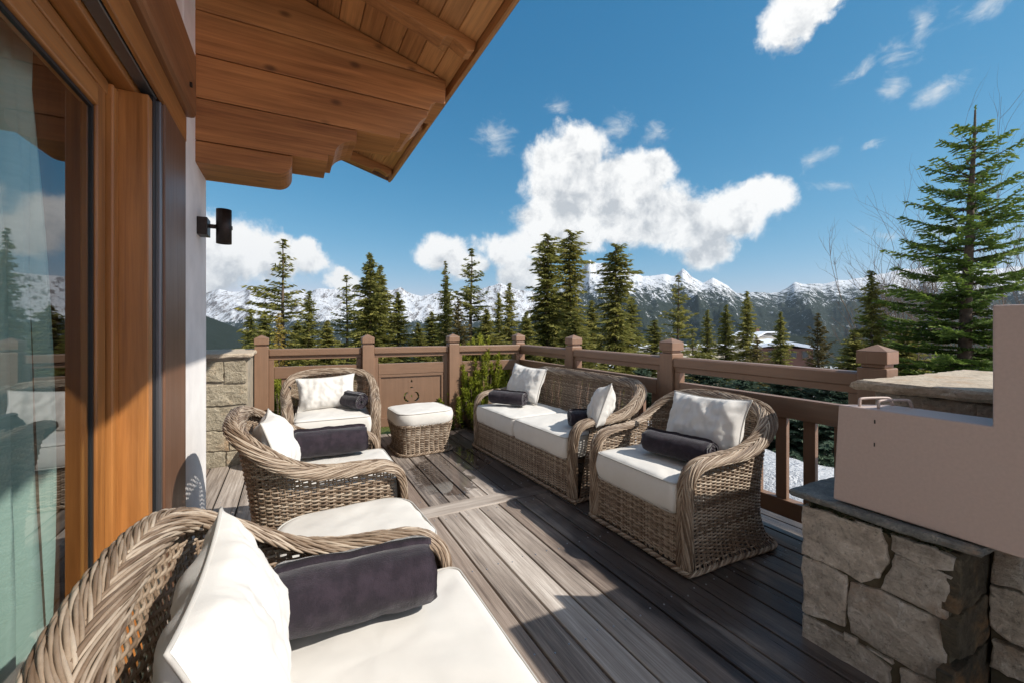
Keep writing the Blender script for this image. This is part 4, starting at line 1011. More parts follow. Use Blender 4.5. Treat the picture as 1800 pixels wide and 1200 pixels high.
def rrect(w, d, r, n=8):
    r = max(r, 0.001); pts = []
    for (cx, cy, a0) in ((w - r, d - r, 0), (-w + r, d - r, 90), (-w + r, -d + r, 180), (w - r, -d + r, 270)):
        pts += [(cx + r * math.cos(R(a0 + 90 * i / n)), cy + r * math.sin(R(a0 + 90 * i / n))) for i in range(n + 1)]
    return pts
def subdiv_loop(p, m=0.03):
    out = []
    for i, a in enumerate(p):
        b_ = p[(i + 1) % len(p)]; l = math.dist(a, b_); k = max(1, int(l / m))
        out += [(a[0] + (b_[0] - a[0]) * j / k, a[1] + (b_[1] - a[1]) * j / k) for j in range(k)]
    return out
def cushion_meshes(w, d, h, Rp, r, crown, seed, sag=0.0):
    """upholstered box cushion w x d x h, centred in plan, bottom at 0; returns (body, piping)"""
    base = subdiv_loop(rrect(w / 2, d / 2, Rp)); n = len(base)
    prof = [(min(w, d) * 0.45, 0.0), (r * 1.5, 0.0), (r * 0.3, r * 0.25), (0.0, r)]
    prof += [(-0.006 * math.sin(math.pi * k / 5), r + (h - 2 * r) * k / 5) for k in range(1, 5)]
    prof += [(0.0, h - r), (r * 0.3, h - r * 0.25), (r, h)]
    m = min(w, d) / 2 * 0.97; prof += [(r + (m - r) * (k / 12) ** 1.1, h) for k in range(1, 13)]
    V = []
    for (o, z) in prof:
        for (x, y) in base:
            sx, sy = max(0.0005, (w / 2 - o)) / (w / 2), max(0.0005, (d / 2 - o)) / (d / 2)
            X, Y = x * sx, y * sy; zz = z
            if z >= h - 1e-6: zz += crown * (1 - (X / (w / 2)) ** 2) ** 0.7 * (1 - (Y / (d / 2)) ** 2) ** 0.7 if abs(X) < w / 2 and abs(Y) < d / 2 else 0
            nn = mnoise.fractal(Vector((X * 6, Y * 6, z * 9 + seed)), 0.9, 2.0, 3) * 0.008
            V.append((X + nn * 0.6, Y + nn * 0.6, zz + nn))
    F = [tuple(range(n - 1, -1, -1))]
    for l in range(len(prof) - 1): F += [(l * n + i, l * n + (i + 1) % n, (l + 1) * n + (i + 1) % n, (l + 1) * n + i) for i in range(n)]
    F.append(tuple((len(prof) - 1) * n + i for i in range(n)))
    body = mesh_np('cushion', V, F, M['cushion'], True)
    T = TB()
    for (o, z) in ((r * 0.25, h - r * 0.22), (r * 0.25, r * 0.22)):
        P_ = np.array([(x * (w / 2 - o) / (w / 2), y * (d / 2 - o) / (d / 2), z) for x, y in base]); T.add(P_, np.tile([0, 0, 1.0], (n, 1)), 0.0042, 0.0042, 6, closed=True)
    return body, T.mesh('piping', M['piping'])
def pillow_meshes(w, h, t, seed, nx=44, ny=32):
    """scatter pillow standing in the x-z plane, thickness along y"""
    V = []; side = []
    for sgn in (-1, 1):
        for j in range(ny + 1):
            for i in range(nx + 1):
                u_ = -1 + 2 * i / nx; v_ = -1 + 2 * j / ny
                px = w / 2 * u_ * (1 - 0.10 * (1 - v_ ** 2) * abs(u_) ** 3); pz = h / 2 * v_ * (1 - 0.11 * (1 - u_ ** 2) * abs(v_) ** 3)
                th = t / 2 * ((1 - abs(u_) ** 2.4) * (1 - abs(v_) ** 2.4)) ** 0.52
                edge = (1 - abs(u_)) * (1 - abs(v_))
                wr = mnoise.fractal(Vector((px * 9 + seed, pz * 7, sgn * 2.0)), 0.9, 2.0, 4) * 0.022 * min(1, th / (t * 0.25))
                cr = 0.013 * math.sin((abs(u_) * 8 + v_ * 5) + seed) * max(0, abs(u_) - 0.45) * min(1, th / (t * 0.15))
                V.append((px, sgn * (th + wr + cr), pz))
    o = (nx + 1) * (ny + 1); F = []
    for s_ in (0, 1):
        for j in range(ny):
            for i in range(nx):
                q = (s_ * o + j * (nx + 1) + i, s_ * o + j * (nx + 1) + i + 1, s_ * o + (j + 1) * (nx + 1) + i + 1, s_ * o + (j + 1) * (nx + 1) + i)
                F.append(q if s_ == 0 else q[::-1])
    body = mesh_np('body', V, F, M['pillow'], True)
    edge = [j * (nx + 1) + i for j, i in [(0, i) for i in range(nx)] + [(j, nx) for j in range(ny)] + [(ny, i) for i in range(nx, 0, -1)] + [(j, 0) for j in range(ny, 0, -1)]]
    P_ = np.array([(V[e][0], 0.0, V[e][2]) for e in edge]); T = TB(); T.add(P_, np.tile([0, 1.0, 0], (len(P_), 1)), 0.0045, 0.0045, 6, closed=True)
    return body, T.mesh('piping', M['piping'])
def throw_mesh(L, r, seed, flat=0.9, n=26):
    """rolled velvet throw, axis x; spiral visible at the ends"""
    turns = 3.4; m = 150; th = 0.0095; path = []
    for k in range(m + 1):
        a = turns * 2 * math.pi * k / m; rr_ = 0.012 + (r - 0.014) * (k / m) ** 0.92
        path.append((rr_, a))
    V = []
    for q in range(n + 1):
        x = -L / 2 + L * q / n; e = min(q, n - q) / n
        for sgn in (1, -1):
            for (rr_, a) in path:
                wob = 0.006 * mnoise.noise(Vector((x * 9, math.cos(a) * 2 + seed, math.sin(a) * 2))) + 0.004 * mnoise.noise(Vector((x * 22, math.cos(a) * 5, math.sin(a) * 5 + seed)))
                r2 = rr_ + sgn * th + wob * (rr_ / r); r2 *= (1 - 0.10 * max(0, 1 - e * 14) ** 2)
                xo = x + (0.012 * mnoise.noise(Vector((math.cos(a) * 1.5 + seed, math.sin(a) * 1.5, rr_ * 30))) if e == 0 else 0)
                V.append((xo, r2 * math.cos(a - 1.2), r2 * math.sin(a - 1.2) * flat))
    w = m + 1; F = []
    ring_ = 2 * w
    for q in range(n):
        for s_ in (0, 1):
            for k in range(m):
                a0 = q * ring_ + s_ * w + k; b0 = (q + 1) * ring_ + s_ * w + k
                f_ = (a0, a0 + 1, b0 + 1, b0); F.append(f_ if s_ == 0 else f_[::-1])
        for k in (0, m):
            a0 = q * ring_ + k; b0 = (q + 1) * ring_ + k; F.append((a0, b0, b0 + w, a0 + w))
    for q in (0, n):
        for k in range(m):
            a0 = q * ring_ + k; F.append((a0, a0 + w, a0 + w + 1, a0 + 1))
    return mesh_np('throw_roll', V, F, M['throw'], True)

CH_W = make_seat(0.83); SO_W = make_seat(1.72)
SEAT_C = cushion_meshes(0.655, 0.66, 0.165, 0.045, 0.022, 0.022, 1)
SOFA_C = [cushion_meshes(0.765, 0.66, 0.165, 0.045, 0.022, 0.022, 5 + i) for i in range(2)]
def seat_thing(name, label, cat, loc, rz, meshes, W, group, cush):
    t = thing(name, label, cat, loc, rz, group)
    link('weave', meshes[0], t, kind='stuff'); link('rolled_rim', meshes[1], t, kind='stuff'); link('base_braid', meshes[2], t, kind='stuff')
    box('seat_platform', M['dark_core'], -W / 2 + 0.10, W / 2 - 0.10, 0.05, 0.66, 0.255, 0.285, t)
    for (cm, cx) in cush:
        c_ = link('seat_cushion', cm[0], t, (cx, 0.315, 0.300)); link('piping', cm[1], c_)
    return t
GA = 'wicker armchairs on the deck'
# local +x,+y ; rz turns the seat: facing -Y (rz=0), facing -X (rz=-90), facing +X (rz=90)
seat_thing('wicker_armchair', 'wicker armchair with white seat, standing closest to the stone pier on the right', 'armchair', (1.815, 1.895, 0.0), R(-90), CH_W, 0.83, GA, [(SEAT_C, 0)])
seat_thing('wicker_sofa', 'two seat wicker sofa with white cushions along the side railing', 'sofa', (1.80, 3.36, 0.0), R(-90) + R(2.7), SO_W, 1.72, None, [(SOFA_C[0], -0.385), (SOFA_C[1], 0.385)])
seat_thing('wicker_armchair', 'wicker armchair by the white house wall, its back arching in front of the stone pillar', 'armchair', (0.56, 2.66, 0.0), R(90), CH_W, 0.83, GA, [(SEAT_C, 0)])
seat_thing('wicker_armchair', 'large wicker armchair cropped at the lower left, back turned to the glass door', 'armchair', (0.51, 1.078, 0.0), R(90), CH_W, 0.83, GA, [(SEAT_C, 0)])
seat_thing('wicker_armchair', 'wicker armchair facing forward against the back railing beside the carved panel', 'armchair', (0.355, 4.12, 0.0), R(-3), CH_W, 0.83, GA, [(SEAT_C, 0)])

# ottomans
def ottoman_weave(w, d, h):
    T = TB(); SP = 0.05; loop = subdiv_loop(rrect(w / 2, d / 2, 0.10), 0.0125); n = len(loop)
    lp_ = np.array([(x, y, 0) for x, y in loop]); seg = np.linalg.norm(np.roll(lp_, -1, 0) - lp_, axis=1); s_ = np.concatenate([[0], np.cumsum(seg)[:-1]]); L = seg.sum()
    K = 2 * round(L / SP / 2); out = lp_ / np.linalg.norm(lp_, axis=1, keepdims=True)
    tg = np.roll(lp_, -1, 0) - np.roll(lp_, 1, 0); out = np.cross(tg / np.linalg.norm(tg, axis=1, keepdims=True), [0, 0, 1.0])
    def prof(z): return -0.035 * math.sin(min(1, z / h) ** 0.6 * math.pi) + 0.01 * (z / h)
    z = 0.03; row = 0
    while z < h:
        wv_ = 0.0058 * np.sin(math.pi * s_ / L * K + (row % 2) * math.pi)
        T.add(lp_ + out * (prof(z) + wv_)[:, None] + np.array([0, 0, z]), out, 0.0047, 0.0038, 6, closed=True); z += 0.0092; row += 1
    for q in range(K):
        i = int(np.argmin(abs(s_ - q * L / K))); zz = np.linspace(0.02, h, 12)
        T.add(np.array([lp_[i] + out[i] * prof(a) + np.array([0, 0, a]) for a in zz]), np.tile(out[i], (12, 1)), 0.007, 0.0045, 5)
    for (z0, rr_) in ((0.018, 0.010), (h + 0.004, 0.008)):
        for q in range(3):
            ph = s_ / L * 2 * math.pi * 22 + q * 2.1
            T.add(lp_ + out * (0.006 + rr_ * np.cos(ph))[:, None] + np.stack([0 * ph, 0 * ph, z0 + rr_ * np.sin(ph)], 1), out, 0.006, 0.006, 6, closed=True)
    return T.mesh('weave', M['wicker'])
OW = ottoman_weave(0.56, 0.53, 0.30); OC = cushion_meshes(0.60, 0.57, 0.13, 0.14, 0.022, 0.018, 9)
GO = 'wicker ottomans with white cushions'
for (loc, rz, lab) in (((1.235, 4.44, 0), R(4), 'wicker footstool with white cushion standing in front of the carved panel'), ((0.255, 1.905, 0), R(3), 'wicker footstool whose white cushion shows between the two left armchairs')):
    t = thing('wicker_ottoman', lab, 'footstool', loc, rz, GO)
    link('weave', OW, t, kind='stuff'); c_ = link('cushion', OC[0], t, (0, 0, 0.300)); link('piping', OC[1], c_)

# pillows
PB = [pillow_meshes(0.56, 0.37, 0.17, s_) for s_ in (1.0, 4.0, 7.5)]
def pillow(loc, rz, tilt, roll, k, label, sc_=(1, 1, 1)):
    """rz: direction the face looks (0 = towards -y); tilt: lean back; roll: turn in its own plane"""
    t = thing('pillow', label, 'pillow', loc, 0, 'white scatter pillows')
    t.rotation_euler = (Matrix.Rotation(rz, 3, 'Z') @ Matrix.Rotation(-tilt, 3, 'X') @ Matrix.Rotation(roll, 3, 'Y')).to_euler(); t.scale = sc_
    link('cover', PB[k][0], t); link('piping', PB[k][1], t)
pillow((2.335, 1.80, 0.685), R(-90), R(22), R(-2), 0, 'white pillow leaning in the armchair nearest the stone pier')
pillow((2.27, 3.98, 0.685), R(-90 + 12), R(20), R(3), 1, 'white pillow at the far end of the wicker sofa, behind a dark roll', (0.95, 1, 1.05))
pillow((2.20, 2.64, 0.66), R(-90 - 38), R(20), R(-14), 2, 'white pillow tipped askew at the near end of the wicker sofa', (0.75, 1, 0.95))
pillow((0.335, 4.61, 0.635), R(-3), R(19), R(-3), 0, 'white pillow in the armchair against the back railing', (0.98, 1, 0.92))
pillow((-0.055, 2.60, 0.650), R(90), R(19), R(3), 2, 'white pillow in the armchair beside the white house wall')
pillow((-0.10, 1.06, 0.650), R(90), R(19), R(0), 1, 'large white pillow in the cropped foreground armchair', (1.0, 1.0, 0.98))

# rolled throws
TH = [throw_mesh(0.42, 0.082, s_) for s_ in (2.0, 5.5, 9.1)]
def throw(loc, rz, k, label, sc_=(1, 1, 1), rx=0):
    o = link('throw_roll', TH[k], None, loc, (rx, 0, rz)); o.scale = sc_
    tag(o, label, 'rolled blanket', 'rolled dark velvet blankets')
throw((2.085, 1.79, 0.572), R(-78), 0, 'dark plum velvet roll on the armchair nearest the stone pier')
throw((1.99, 3.85, 0.568), R(-58), 1, 'dark plum velvet roll at the far end of the wicker sofa', (0.95, 0.95, 0.95))
throw((2.12, 2.74, 0.560), R(-20), 2, 'small plum velvet roll at the near end of the wicker sofa', (0.62, 0.95, 0.9))
throw((0.545, 4.46, 0.572), R(-66), 1, 'dark velvet roll seen end on in the armchair against the back railing', (0.92, 1, 1), R(40))
throw((0.235, 2.865, 0.580), R(-3), 0, 'dark velvet roll on the armchair beside the white house wall', (1.0, 1.15, 1.15))
throw((0.165, 1.235, 0.580), R(-4), 2, 'large dark purple velvet roll on the cropped foreground armchair', (1.0, 1.2, 1.15))

# ------------------------------------------------------------------ trees
def quads_mesh(name, P, D1, W1, mat, tint):
    """leaf quads: centre P, half-length vectors D1, half-width vectors W1"""
    n = len(P); V = np.empty((n, 4, 3)); V[:, 0] = P - D1; V[:, 1] = P + W1 - D1 * 0.1; V[:, 2] = P + D1; V[:, 3] = P - W1 - D1 * 0.1
    F = np.arange(n * 4, dtype=np.int32).reshape(n, 4)
    return mesh_np(name, V.reshape(-1, 3), F, mat, False, np.repeat(tint, 4))
def conifer_crown(name, mat, seed, H=10.0, Rb=1.5, levels=52, per=6, dstep=0.115, leaf=(0.135, 0.034), droop=0.35, gap=0.0, top_sparse=1.0, taper=0.85, start=0.06, bulge=0.0, tops=1):
    g = np.random.default_rng(seed); P = []; D_ = []; W_ = []; TT = []; limb = TB()
    for tp in range(tops):
        ox, oy = (0, 0) if tops == 1 else ((-0.35, 0.0) if tp == 0 else (0.4, 0.1)); Hs = H if tp == 0 else H * 0.86
        zs = start * Hs + (Hs * 0.985 - start * Hs) * (np.arange(levels) / levels) ** 0.92
        for li, z in enumerate(zs):
            f = (z - start * Hs) / (Hs - start * Hs); Rz = Rb * (1 - f) ** taper * (1 + bulge * math.sin(f * 9 + seed)) + 0.05
            if g.random() < gap: continue
            Rz *= g.uniform(0.72, 1.18); tw_ = g.uniform(0, 6.28)
            for b_ in range(per if f < 0.9 else 4):
                if g.random() < 0.12 + gap * 0.5: continue
                a = g.random() * 2 * math.pi; L = Rz * g.uniform(0.5, 1.25) * (1 + 0.22 * math.sin(a * 2 + seed * 2.0 + z * 0.7)); dirn = np.array([math.cos(a), math.sin(a), 0]); sd = np.array([-math.sin(a), math.cos(a), 0])
                up0 = g.uniform(-0.05, 0.25) + 0.6 * f; n = max(2, int(L / dstep)); t = (np.arange(n) + g.random(n) * 0.6) / n; t = 0.12 + 0.88 * t
                zz = z + L * (up0 * t - (droop + 0.25 * (1 - f)) * t ** 1.6 + 0.10 * t ** 4); pos = np.array([ox, oy, 0]) + dirn * (L * t)[:, None]; pos[:, 2] = zz
                if L > 0.5 and li % 2 == 0:
                    limb.add(np.vstack([[ox, oy, z], pos[::max(1, n // 3)]]), np.tile([0, 0, 1.0], (1 + len(pos[::max(1, n // 3)]), 1)), 0.012, 0.012, 3)
                for k in range(4):
                    side = (-1, 1, 0, g.choice([-0.45, 0.45]))[k]; m = n
                    spread = sd * side * (0.85 * (1 - 0.6 * t) * min(0.38 * L, 0.42))[:, None] * g.uniform(0.4, 1.0, (m, 1))
                    c = pos + spread * 0.8 + g.normal(0, 0.025, (m, 3)); l = leaf[0] * g.uniform(0.6, 1.25, m)
                    dd = dirn * (0.75 if k < 2 else 1.0) + sd * side * 0.75; dd = dd / np.linalg.norm(dd); dd = np.tile(dd, (m, 1)); dd[:, 2] += g.uniform(-0.75, 0.1, m); dd /= np.linalg.norm(dd, axis=1, keepdims=True)
                    ww = np.cross(dd, g.normal(0, 1, (m, 3))); ww /= np.linalg.norm(ww, axis=1, keepdims=True) + 1e-9
                    P.append(c); D_.append(dd * l[:, None]); W_.append(ww * (leaf[1] * g.uniform(0.7, 1.3, m))[:, None])
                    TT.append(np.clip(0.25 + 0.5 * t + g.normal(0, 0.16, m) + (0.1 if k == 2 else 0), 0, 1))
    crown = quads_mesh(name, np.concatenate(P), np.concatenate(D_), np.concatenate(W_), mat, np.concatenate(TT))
    tr = TB(); zz = np.linspace(0, H * 0.97, 12); tr.add(np.stack([0.04 * np.sin(zz * 0.9 + seed) * (zz / H), 0.04 * np.cos(zz * 1.1) * (zz / H), zz], 1), np.tile([1.0, 0, 0], (12, 1)), 0.13 * (1 - zz / H) + 0.012, 0.13 * (1 - zz / H) + 0.012, 7)
    return crown, tr.mesh('trunk', M['bark']), (limb.mesh('limbs', M['bark']) if limb.V else None)
VAR = {
    'slim': conifer_crown('crown', M['needle'], 1, Rb=1.55, levels=66, per=8, taper=0.8),
    'dense': conifer_crown('crown', M['needle'], 2, Rb=1.9, levels=70, per=9, taper=0.75, bulge=0.08),
    'sparse': conifer_crown('crown', M['needle'], 3, Rb=1.6, levels=44, per=5, gap=0.10, droop=0.15, taper=0.6, bulge=0.2),
    'twin': conifer_crown('crown', M['needle'], 4, Rb=1.45, levels=52, per=7, tops=2, taper=0.8),
    'tall': conifer_crown('crown', M['needle'], 6, Rb=1.4, levels=72, per=8, taper=0.55, bulge=0.15, droop=0.5),
    'young': conifer_crown('crown', M['needle_brown'], 7, H=10, Rb=2.6, levels=36, per=8, taper=1.0, droop=0.0, dstep=0.13, leaf=(0.15, 0.038)),
    'gold': conifer_crown('crown', M['needle_gold'], 8, H=10, Rb=2.6, levels=26, per=6, taper=1.0, droop=-0.25, dstep=0.25, leaf=(0.2, 0.05)),
    'blue': conifer_crown('crown', M['needle_blue'], 9, H=10, Rb=3.4, levels=40, per=10, taper=0.9, droop=0.0, dstep=0.15, leaf=(0.2, 0.05)),
}
def tree(px, ytop, hw, Z, var, label, name='spruce_tree', zb=None, cat='tree', grp='conifers beyond the railings', rot=None):
    base_xy = FW * Z + RT * ((px - 900) / FOC * Z)
    zb = gheight(base_xy.x, base_xy.y) - 0.1 if zb is None else zb
    ztop = CAM_H + (573 - ytop) / FOC * Z; H = ztop - zb
    t = thing(name, label, cat, (base_xy.x, base_xy.y, zb), random.uniform(0, 6.28) if rot is None else rot, grp)
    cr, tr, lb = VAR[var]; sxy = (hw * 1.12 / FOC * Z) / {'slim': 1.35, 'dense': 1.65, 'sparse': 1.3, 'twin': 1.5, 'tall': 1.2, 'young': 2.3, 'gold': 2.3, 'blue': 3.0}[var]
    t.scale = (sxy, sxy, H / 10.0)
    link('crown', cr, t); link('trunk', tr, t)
    if lb: link('limbs', lb, t, kind='stuff')
TREES = [
    (497, 413, 46, 17, 'sparse', 'tall ragged spruce with open branches, behind the leftmost railing bay'),
    (543, 508, 30, 21, 'slim', 'short slim spruce just right of the tall ragged one'),
    (610, 478, 34, 22, 'sparse', 'thin open spruce before the snowy peaks, left of the dense group'),
    (650, 440, 48, 19, 'dense', 'dense pointed spruce rising above the carved panel'),
    (668, 462, 44, 21, 'dense', 'broad spruce grown into the right side of the dense pointed one'),
    (700, 510, 34, 20, 'slim', 'spruce at the right edge of the dense group'),
    (575, 560, 40, 16, 'dense', 'low bushy spruce between the leftmost two posts'),
    (735, 565, 30, 24, 'slim', 'small spruce in the gap right of the dense group'),
    (783, 452, 30, 20, 'twin', 'narrow spruce with two close leaders, left of the bare branched one'),
    (828, 430, 42, 19, 'sparse', 'bare branched spruce against the small cloud'),
    (805, 520, 46, 14, 'young', 'yellowish young spruce behind the post right of the carved panel'),
    (855, 540, 40, 17, 'dense', 'medium spruce behind the corner bay'),
    (877, 512, 24, 24, 'slim', 'dark little spruce left of the two tall central spires'),
    (895, 494, 26, 23, 'slim', 'dark pointed spruce beside the snow cone, left of the central spires'),
    (962, 408, 48, 18, 'tall', 'tall bushy spruce left of the pair under the large cloud'),
    (1002, 400, 44, 19, 'tall', 'tallest central spruce directly under the large cloud'),
    (925, 545, 34, 16, 'dense', 'low spruce behind the corner post'),
    (1083, 424, 44, 17, 'tall', 'lone full spruce in front of the highest snowy peak'),
    (1150, 560, 40, 26, 'slim', 'far small spruce left of the slender dark one'),
    (975, 500, 46, 24, 'dense', 'broad spruce filling the gap between the two tall central spires'),
    (1110, 520, 34, 23, 'slim', 'spruce close behind the lone full one'),
    (640, 545, 44, 25, 'dense', 'spruce low behind the dense group'),
    (465, 545, 40, 20, 'dense', 'spruce at the foot of the tall ragged one'),
    (525, 560, 40, 24, 'dense', 'dark spruce behind the golden larch'),
    (760, 545, 40, 26, 'dense', 'dark spruce behind the narrow two leader one'),
    (1010, 545, 46, 15, 'dense', 'leafy low spruce below the tallest central one'),
    (1040, 525, 36, 22, 'slim', 'shorter spruce between the two central spires and the lone full one'),
    (1192, 478, 34, 20, 'sparse', 'slender dark spruce rising behind the post that stands before the hotel'),
    (1243, 542, 22, 24, 'slim', 'small dark spruce first right of the hotel windows'),
    (1276, 533, 26, 22, 'slim', 'dark spruce second in the row above the side railing'),
    (1313, 508, 30, 21, 'slim', 'tallest spruce of the row above the side railing'),
    (1372, 545, 26, 17, 'slim', 'small spruce in front of the reddish chalet'),
    (1438, 545, 46, 13, 'young', 'brownish open spruce right of the reddish chalet'),
    (1330, 590, 50, 14, 'young', 'small pale spruce just above the side railing'),
    (1218, 575, 26, 17, 'sparse', 'sparse young spruce right behind the post before the hotel'),
    (1532, 470, 40, 9.5, 'slim', 'spruce with a long bare leader, left of the big spruce'),
    (1500, 580, 60, 9, 'dense', 'dark bushy spruce behind the last railing post'),
    (1590, 560, 60, 12, 'dense', 'low dark spruce between the last post and the big spruce'),
    (440, 540, 26, 22, 'slim', 'little spruce peeping left of the tall ragged one'),
]
for (px, yt, hw, Z, var, lab) in TREES: tree(px, yt, hw, Z, var, lab)
tree(490, 545, 36, 13, 'gold', 'golden young larch behind the leftmost railing bay', name='larch_tree')
# low dark spruces right behind the side railing
for k, (px, yt, hw, Z, lab) in enumerate([(1240, 642, 80, 8.5, 'bluish low spruce under the top rail beside the tall post'), (1310, 655, 80, 7.6, 'bluish low spruce in the middle of the last railing bay'),
        (1380, 650, 90, 7.0, 'bluish low spruce seen between the rails above the snow'), (1460, 648, 90, 6.6, 'bluish low spruce next to the last railing post'), (1130, 640, 60, 10, 'low spruce below the hotel, seen between the rails')]):
    tree(px, yt, hw, Z, 'blue', lab, grp='low spruces behind the side railing')
for k, (px, yt, hw, Z, lab) in enumerate([(520, 640, 70, 8.5, 'low green spruce filling the leftmost railing bay'), (600, 648, 60, 9.5, 'low green spruce behind the forward facing armchair'), (700, 628, 80, 9.0, 'low green spruce behind the carved panel'),
        (760, 640, 70, 9.5, 'low green spruce right behind the carved panel'), (940, 640, 60, 9, 'low green spruce behind the corner post'), (1060, 640, 80, 9.5, 'low green spruce above the sofa back'), (880, 625, 70, 11, 'low green spruce behind the corner bay')]):
    tree(px, yt, hw, Z, 'dense', lab, grp='low spruces behind the back railing')

# the big near spruce on the right
def big_spruce():
    Z = 9.0; px0 = 1690; base = FW * Z + RT * ((px0 - 900) / FOC * Z); zb = -1.6; ztop = CAM_H + (573 - 186) / FOC * Z; H = ztop - zb
    g = np.random.default_rng(42); P = []; D_ = []; W_ = []; TT = []; limb = TB()
    lean = RT * (25 / FOC * Z)                                       # the tip stands right of the foot
    zs = list(np.linspace(0.7, H * 0.42, 11)) + list(np.linspace(H * 0.46, H - 0.55, 11)); 
    for li, z in enumerate(zs):
        f = z / H; L0 = (2.35 * (1 - f) ** 0.9 + 0.12) * (1.0 if f > 0.3 else 0.95)
        nb = 8 if f < 0.75 else 6
        for b_ in range(nb):
            a = 2 * math.pi * (b_ + g.uniform(-0.3, 0.3)) / nb + li * 1.1; L = L0 * g.uniform(0.6, 1.15); z0 = z + g.uniform(-0.12, 0.12)
            dirn = np.array([math.cos(a), math.sin(a), 0]); sd = np.array([-math.sin(a), math.cos(a), 0]); off = np.array([lean.x, lean.y, 0]) * (z / H) ** 1.3
            n = max(5, int(L / 0.055)); t = np.linspace(0.06, 1, n); up = 0.30 + 0.55 * f; zz = z0 + L * (up * t * 0.55 - 0.42 * (1 - f) * t ** 1.4 + 0.16 * t ** 3)
            pos = off + dirn * (L * t)[:, None]; pos[:, 2] = zz; ph = g.uniform(0, 6); pos += sd * (0.05 * L * np.sin(t * 4 + ph))[:, None]
            limb.add(np.vstack([[off[0], off[1], z0], pos[::3]]), np.tile([0, 0, 1.0], (1 + len(pos[::3]), 1)), np.linspace(0.022, 0.005, 1 + len(pos[::3])), np.linspace(0.022, 0.005, 1 + len(pos[::3])), 4)
            for k in range(1, n):
                tl = min(0.34, 0.10 + 0.30 * L * (1 - t[k]) ** 0.7 * 0.5 + 0.05) * g.uniform(0.6, 1.2)
                for side in (-1, 1):
                    if g.random() < 0.22: continue
                    td = dirn * 0.75 + sd * side; td = td / np.linalg.norm(td); td[2] = g.uniform(-0.28, 0.06); m = max(2, int(tl / 0.05)); q = (np.arange(m) + 0.5) / m
                    c = pos[k] + td * (tl * q)[:, None] + g.normal(0, 0.006, (m, 3))
                    for _ in range(2):
                        dd = np.tile(td, (m, 1)) + g.normal(0, 0.35, (m, 3)); dd[:, 2] += 0.12; dd /= np.linalg.norm(dd, axis=1, keepdims=True)
                        ww = np.cross(dd, g.normal(0, 1, (m, 3))); ww /= np.linalg.norm(ww, axis=1, keepdims=True) + 1e-9
                        P.append(c); D_.append(dd * (0.058 * g.uniform(0.7, 1.3, m))[:, None]); W_.append(ww * 0.019)
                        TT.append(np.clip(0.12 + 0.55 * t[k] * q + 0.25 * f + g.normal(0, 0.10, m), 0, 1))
            m = n; dd = np.tile(dirn, (m, 1)) + g.normal(0, 0.3, (m, 3)); dd /= np.linalg.norm(dd, axis=1, keepdims=True); ww = np.cross(dd, g.normal(0, 1, (m, 3))); ww /= np.linalg.norm(ww, axis=1, keepdims=True)
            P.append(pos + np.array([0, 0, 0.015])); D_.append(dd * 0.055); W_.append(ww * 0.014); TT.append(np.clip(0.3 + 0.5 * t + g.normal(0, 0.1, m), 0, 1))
    # leader
    offT = np.array([lean.x, lean.y, 0]); zz = np.linspace(H - 0.95, H, 60)
    c = offT * ((zz / H) ** 1.3)[:, None]; c[:, 2] = zz; dd = g.normal(0, 0.5, (60, 3)); dd[:, 2] = 1; dd /= np.linalg.norm(dd, axis=1, keepdims=True); ww = np.cross(dd, g.normal(0, 1, (60, 3))); ww /= np.linalg.norm(ww, axis=1, keepdims=True)
    P.append(c); D_.append(dd * 0.045); W_.append(ww * 0.012); TT.append(np.full(60, 0.5))
    t = thing('big_spruce', 'big bright green spruce with tiered branches rising behind the taupe box', 'tree', (base.x, base.y, zb))
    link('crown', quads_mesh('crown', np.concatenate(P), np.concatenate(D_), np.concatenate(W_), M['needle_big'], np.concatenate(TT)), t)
    zz = np.linspace(0, H - 0.1, 30); tr = TB(); tr.add(np.stack([lean.x * (zz / H) ** 1.3 + 0.02 * np.sin(zz * 3), lean.y * (zz / H) ** 1.3, zz], 1), np.tile([1.0, 0, 0], (30, 1)), 0.14 * (1 - zz / H) ** 0.9 + 0.012, 0.14 * (1 - zz / H) ** 0.9 + 0.012, 9)
    link('trunk', tr.mesh('trunk', M['bark']), t); link('limbs', limb.mesh('limbs', M['bark']), t, kind='stuff')
big_spruce()

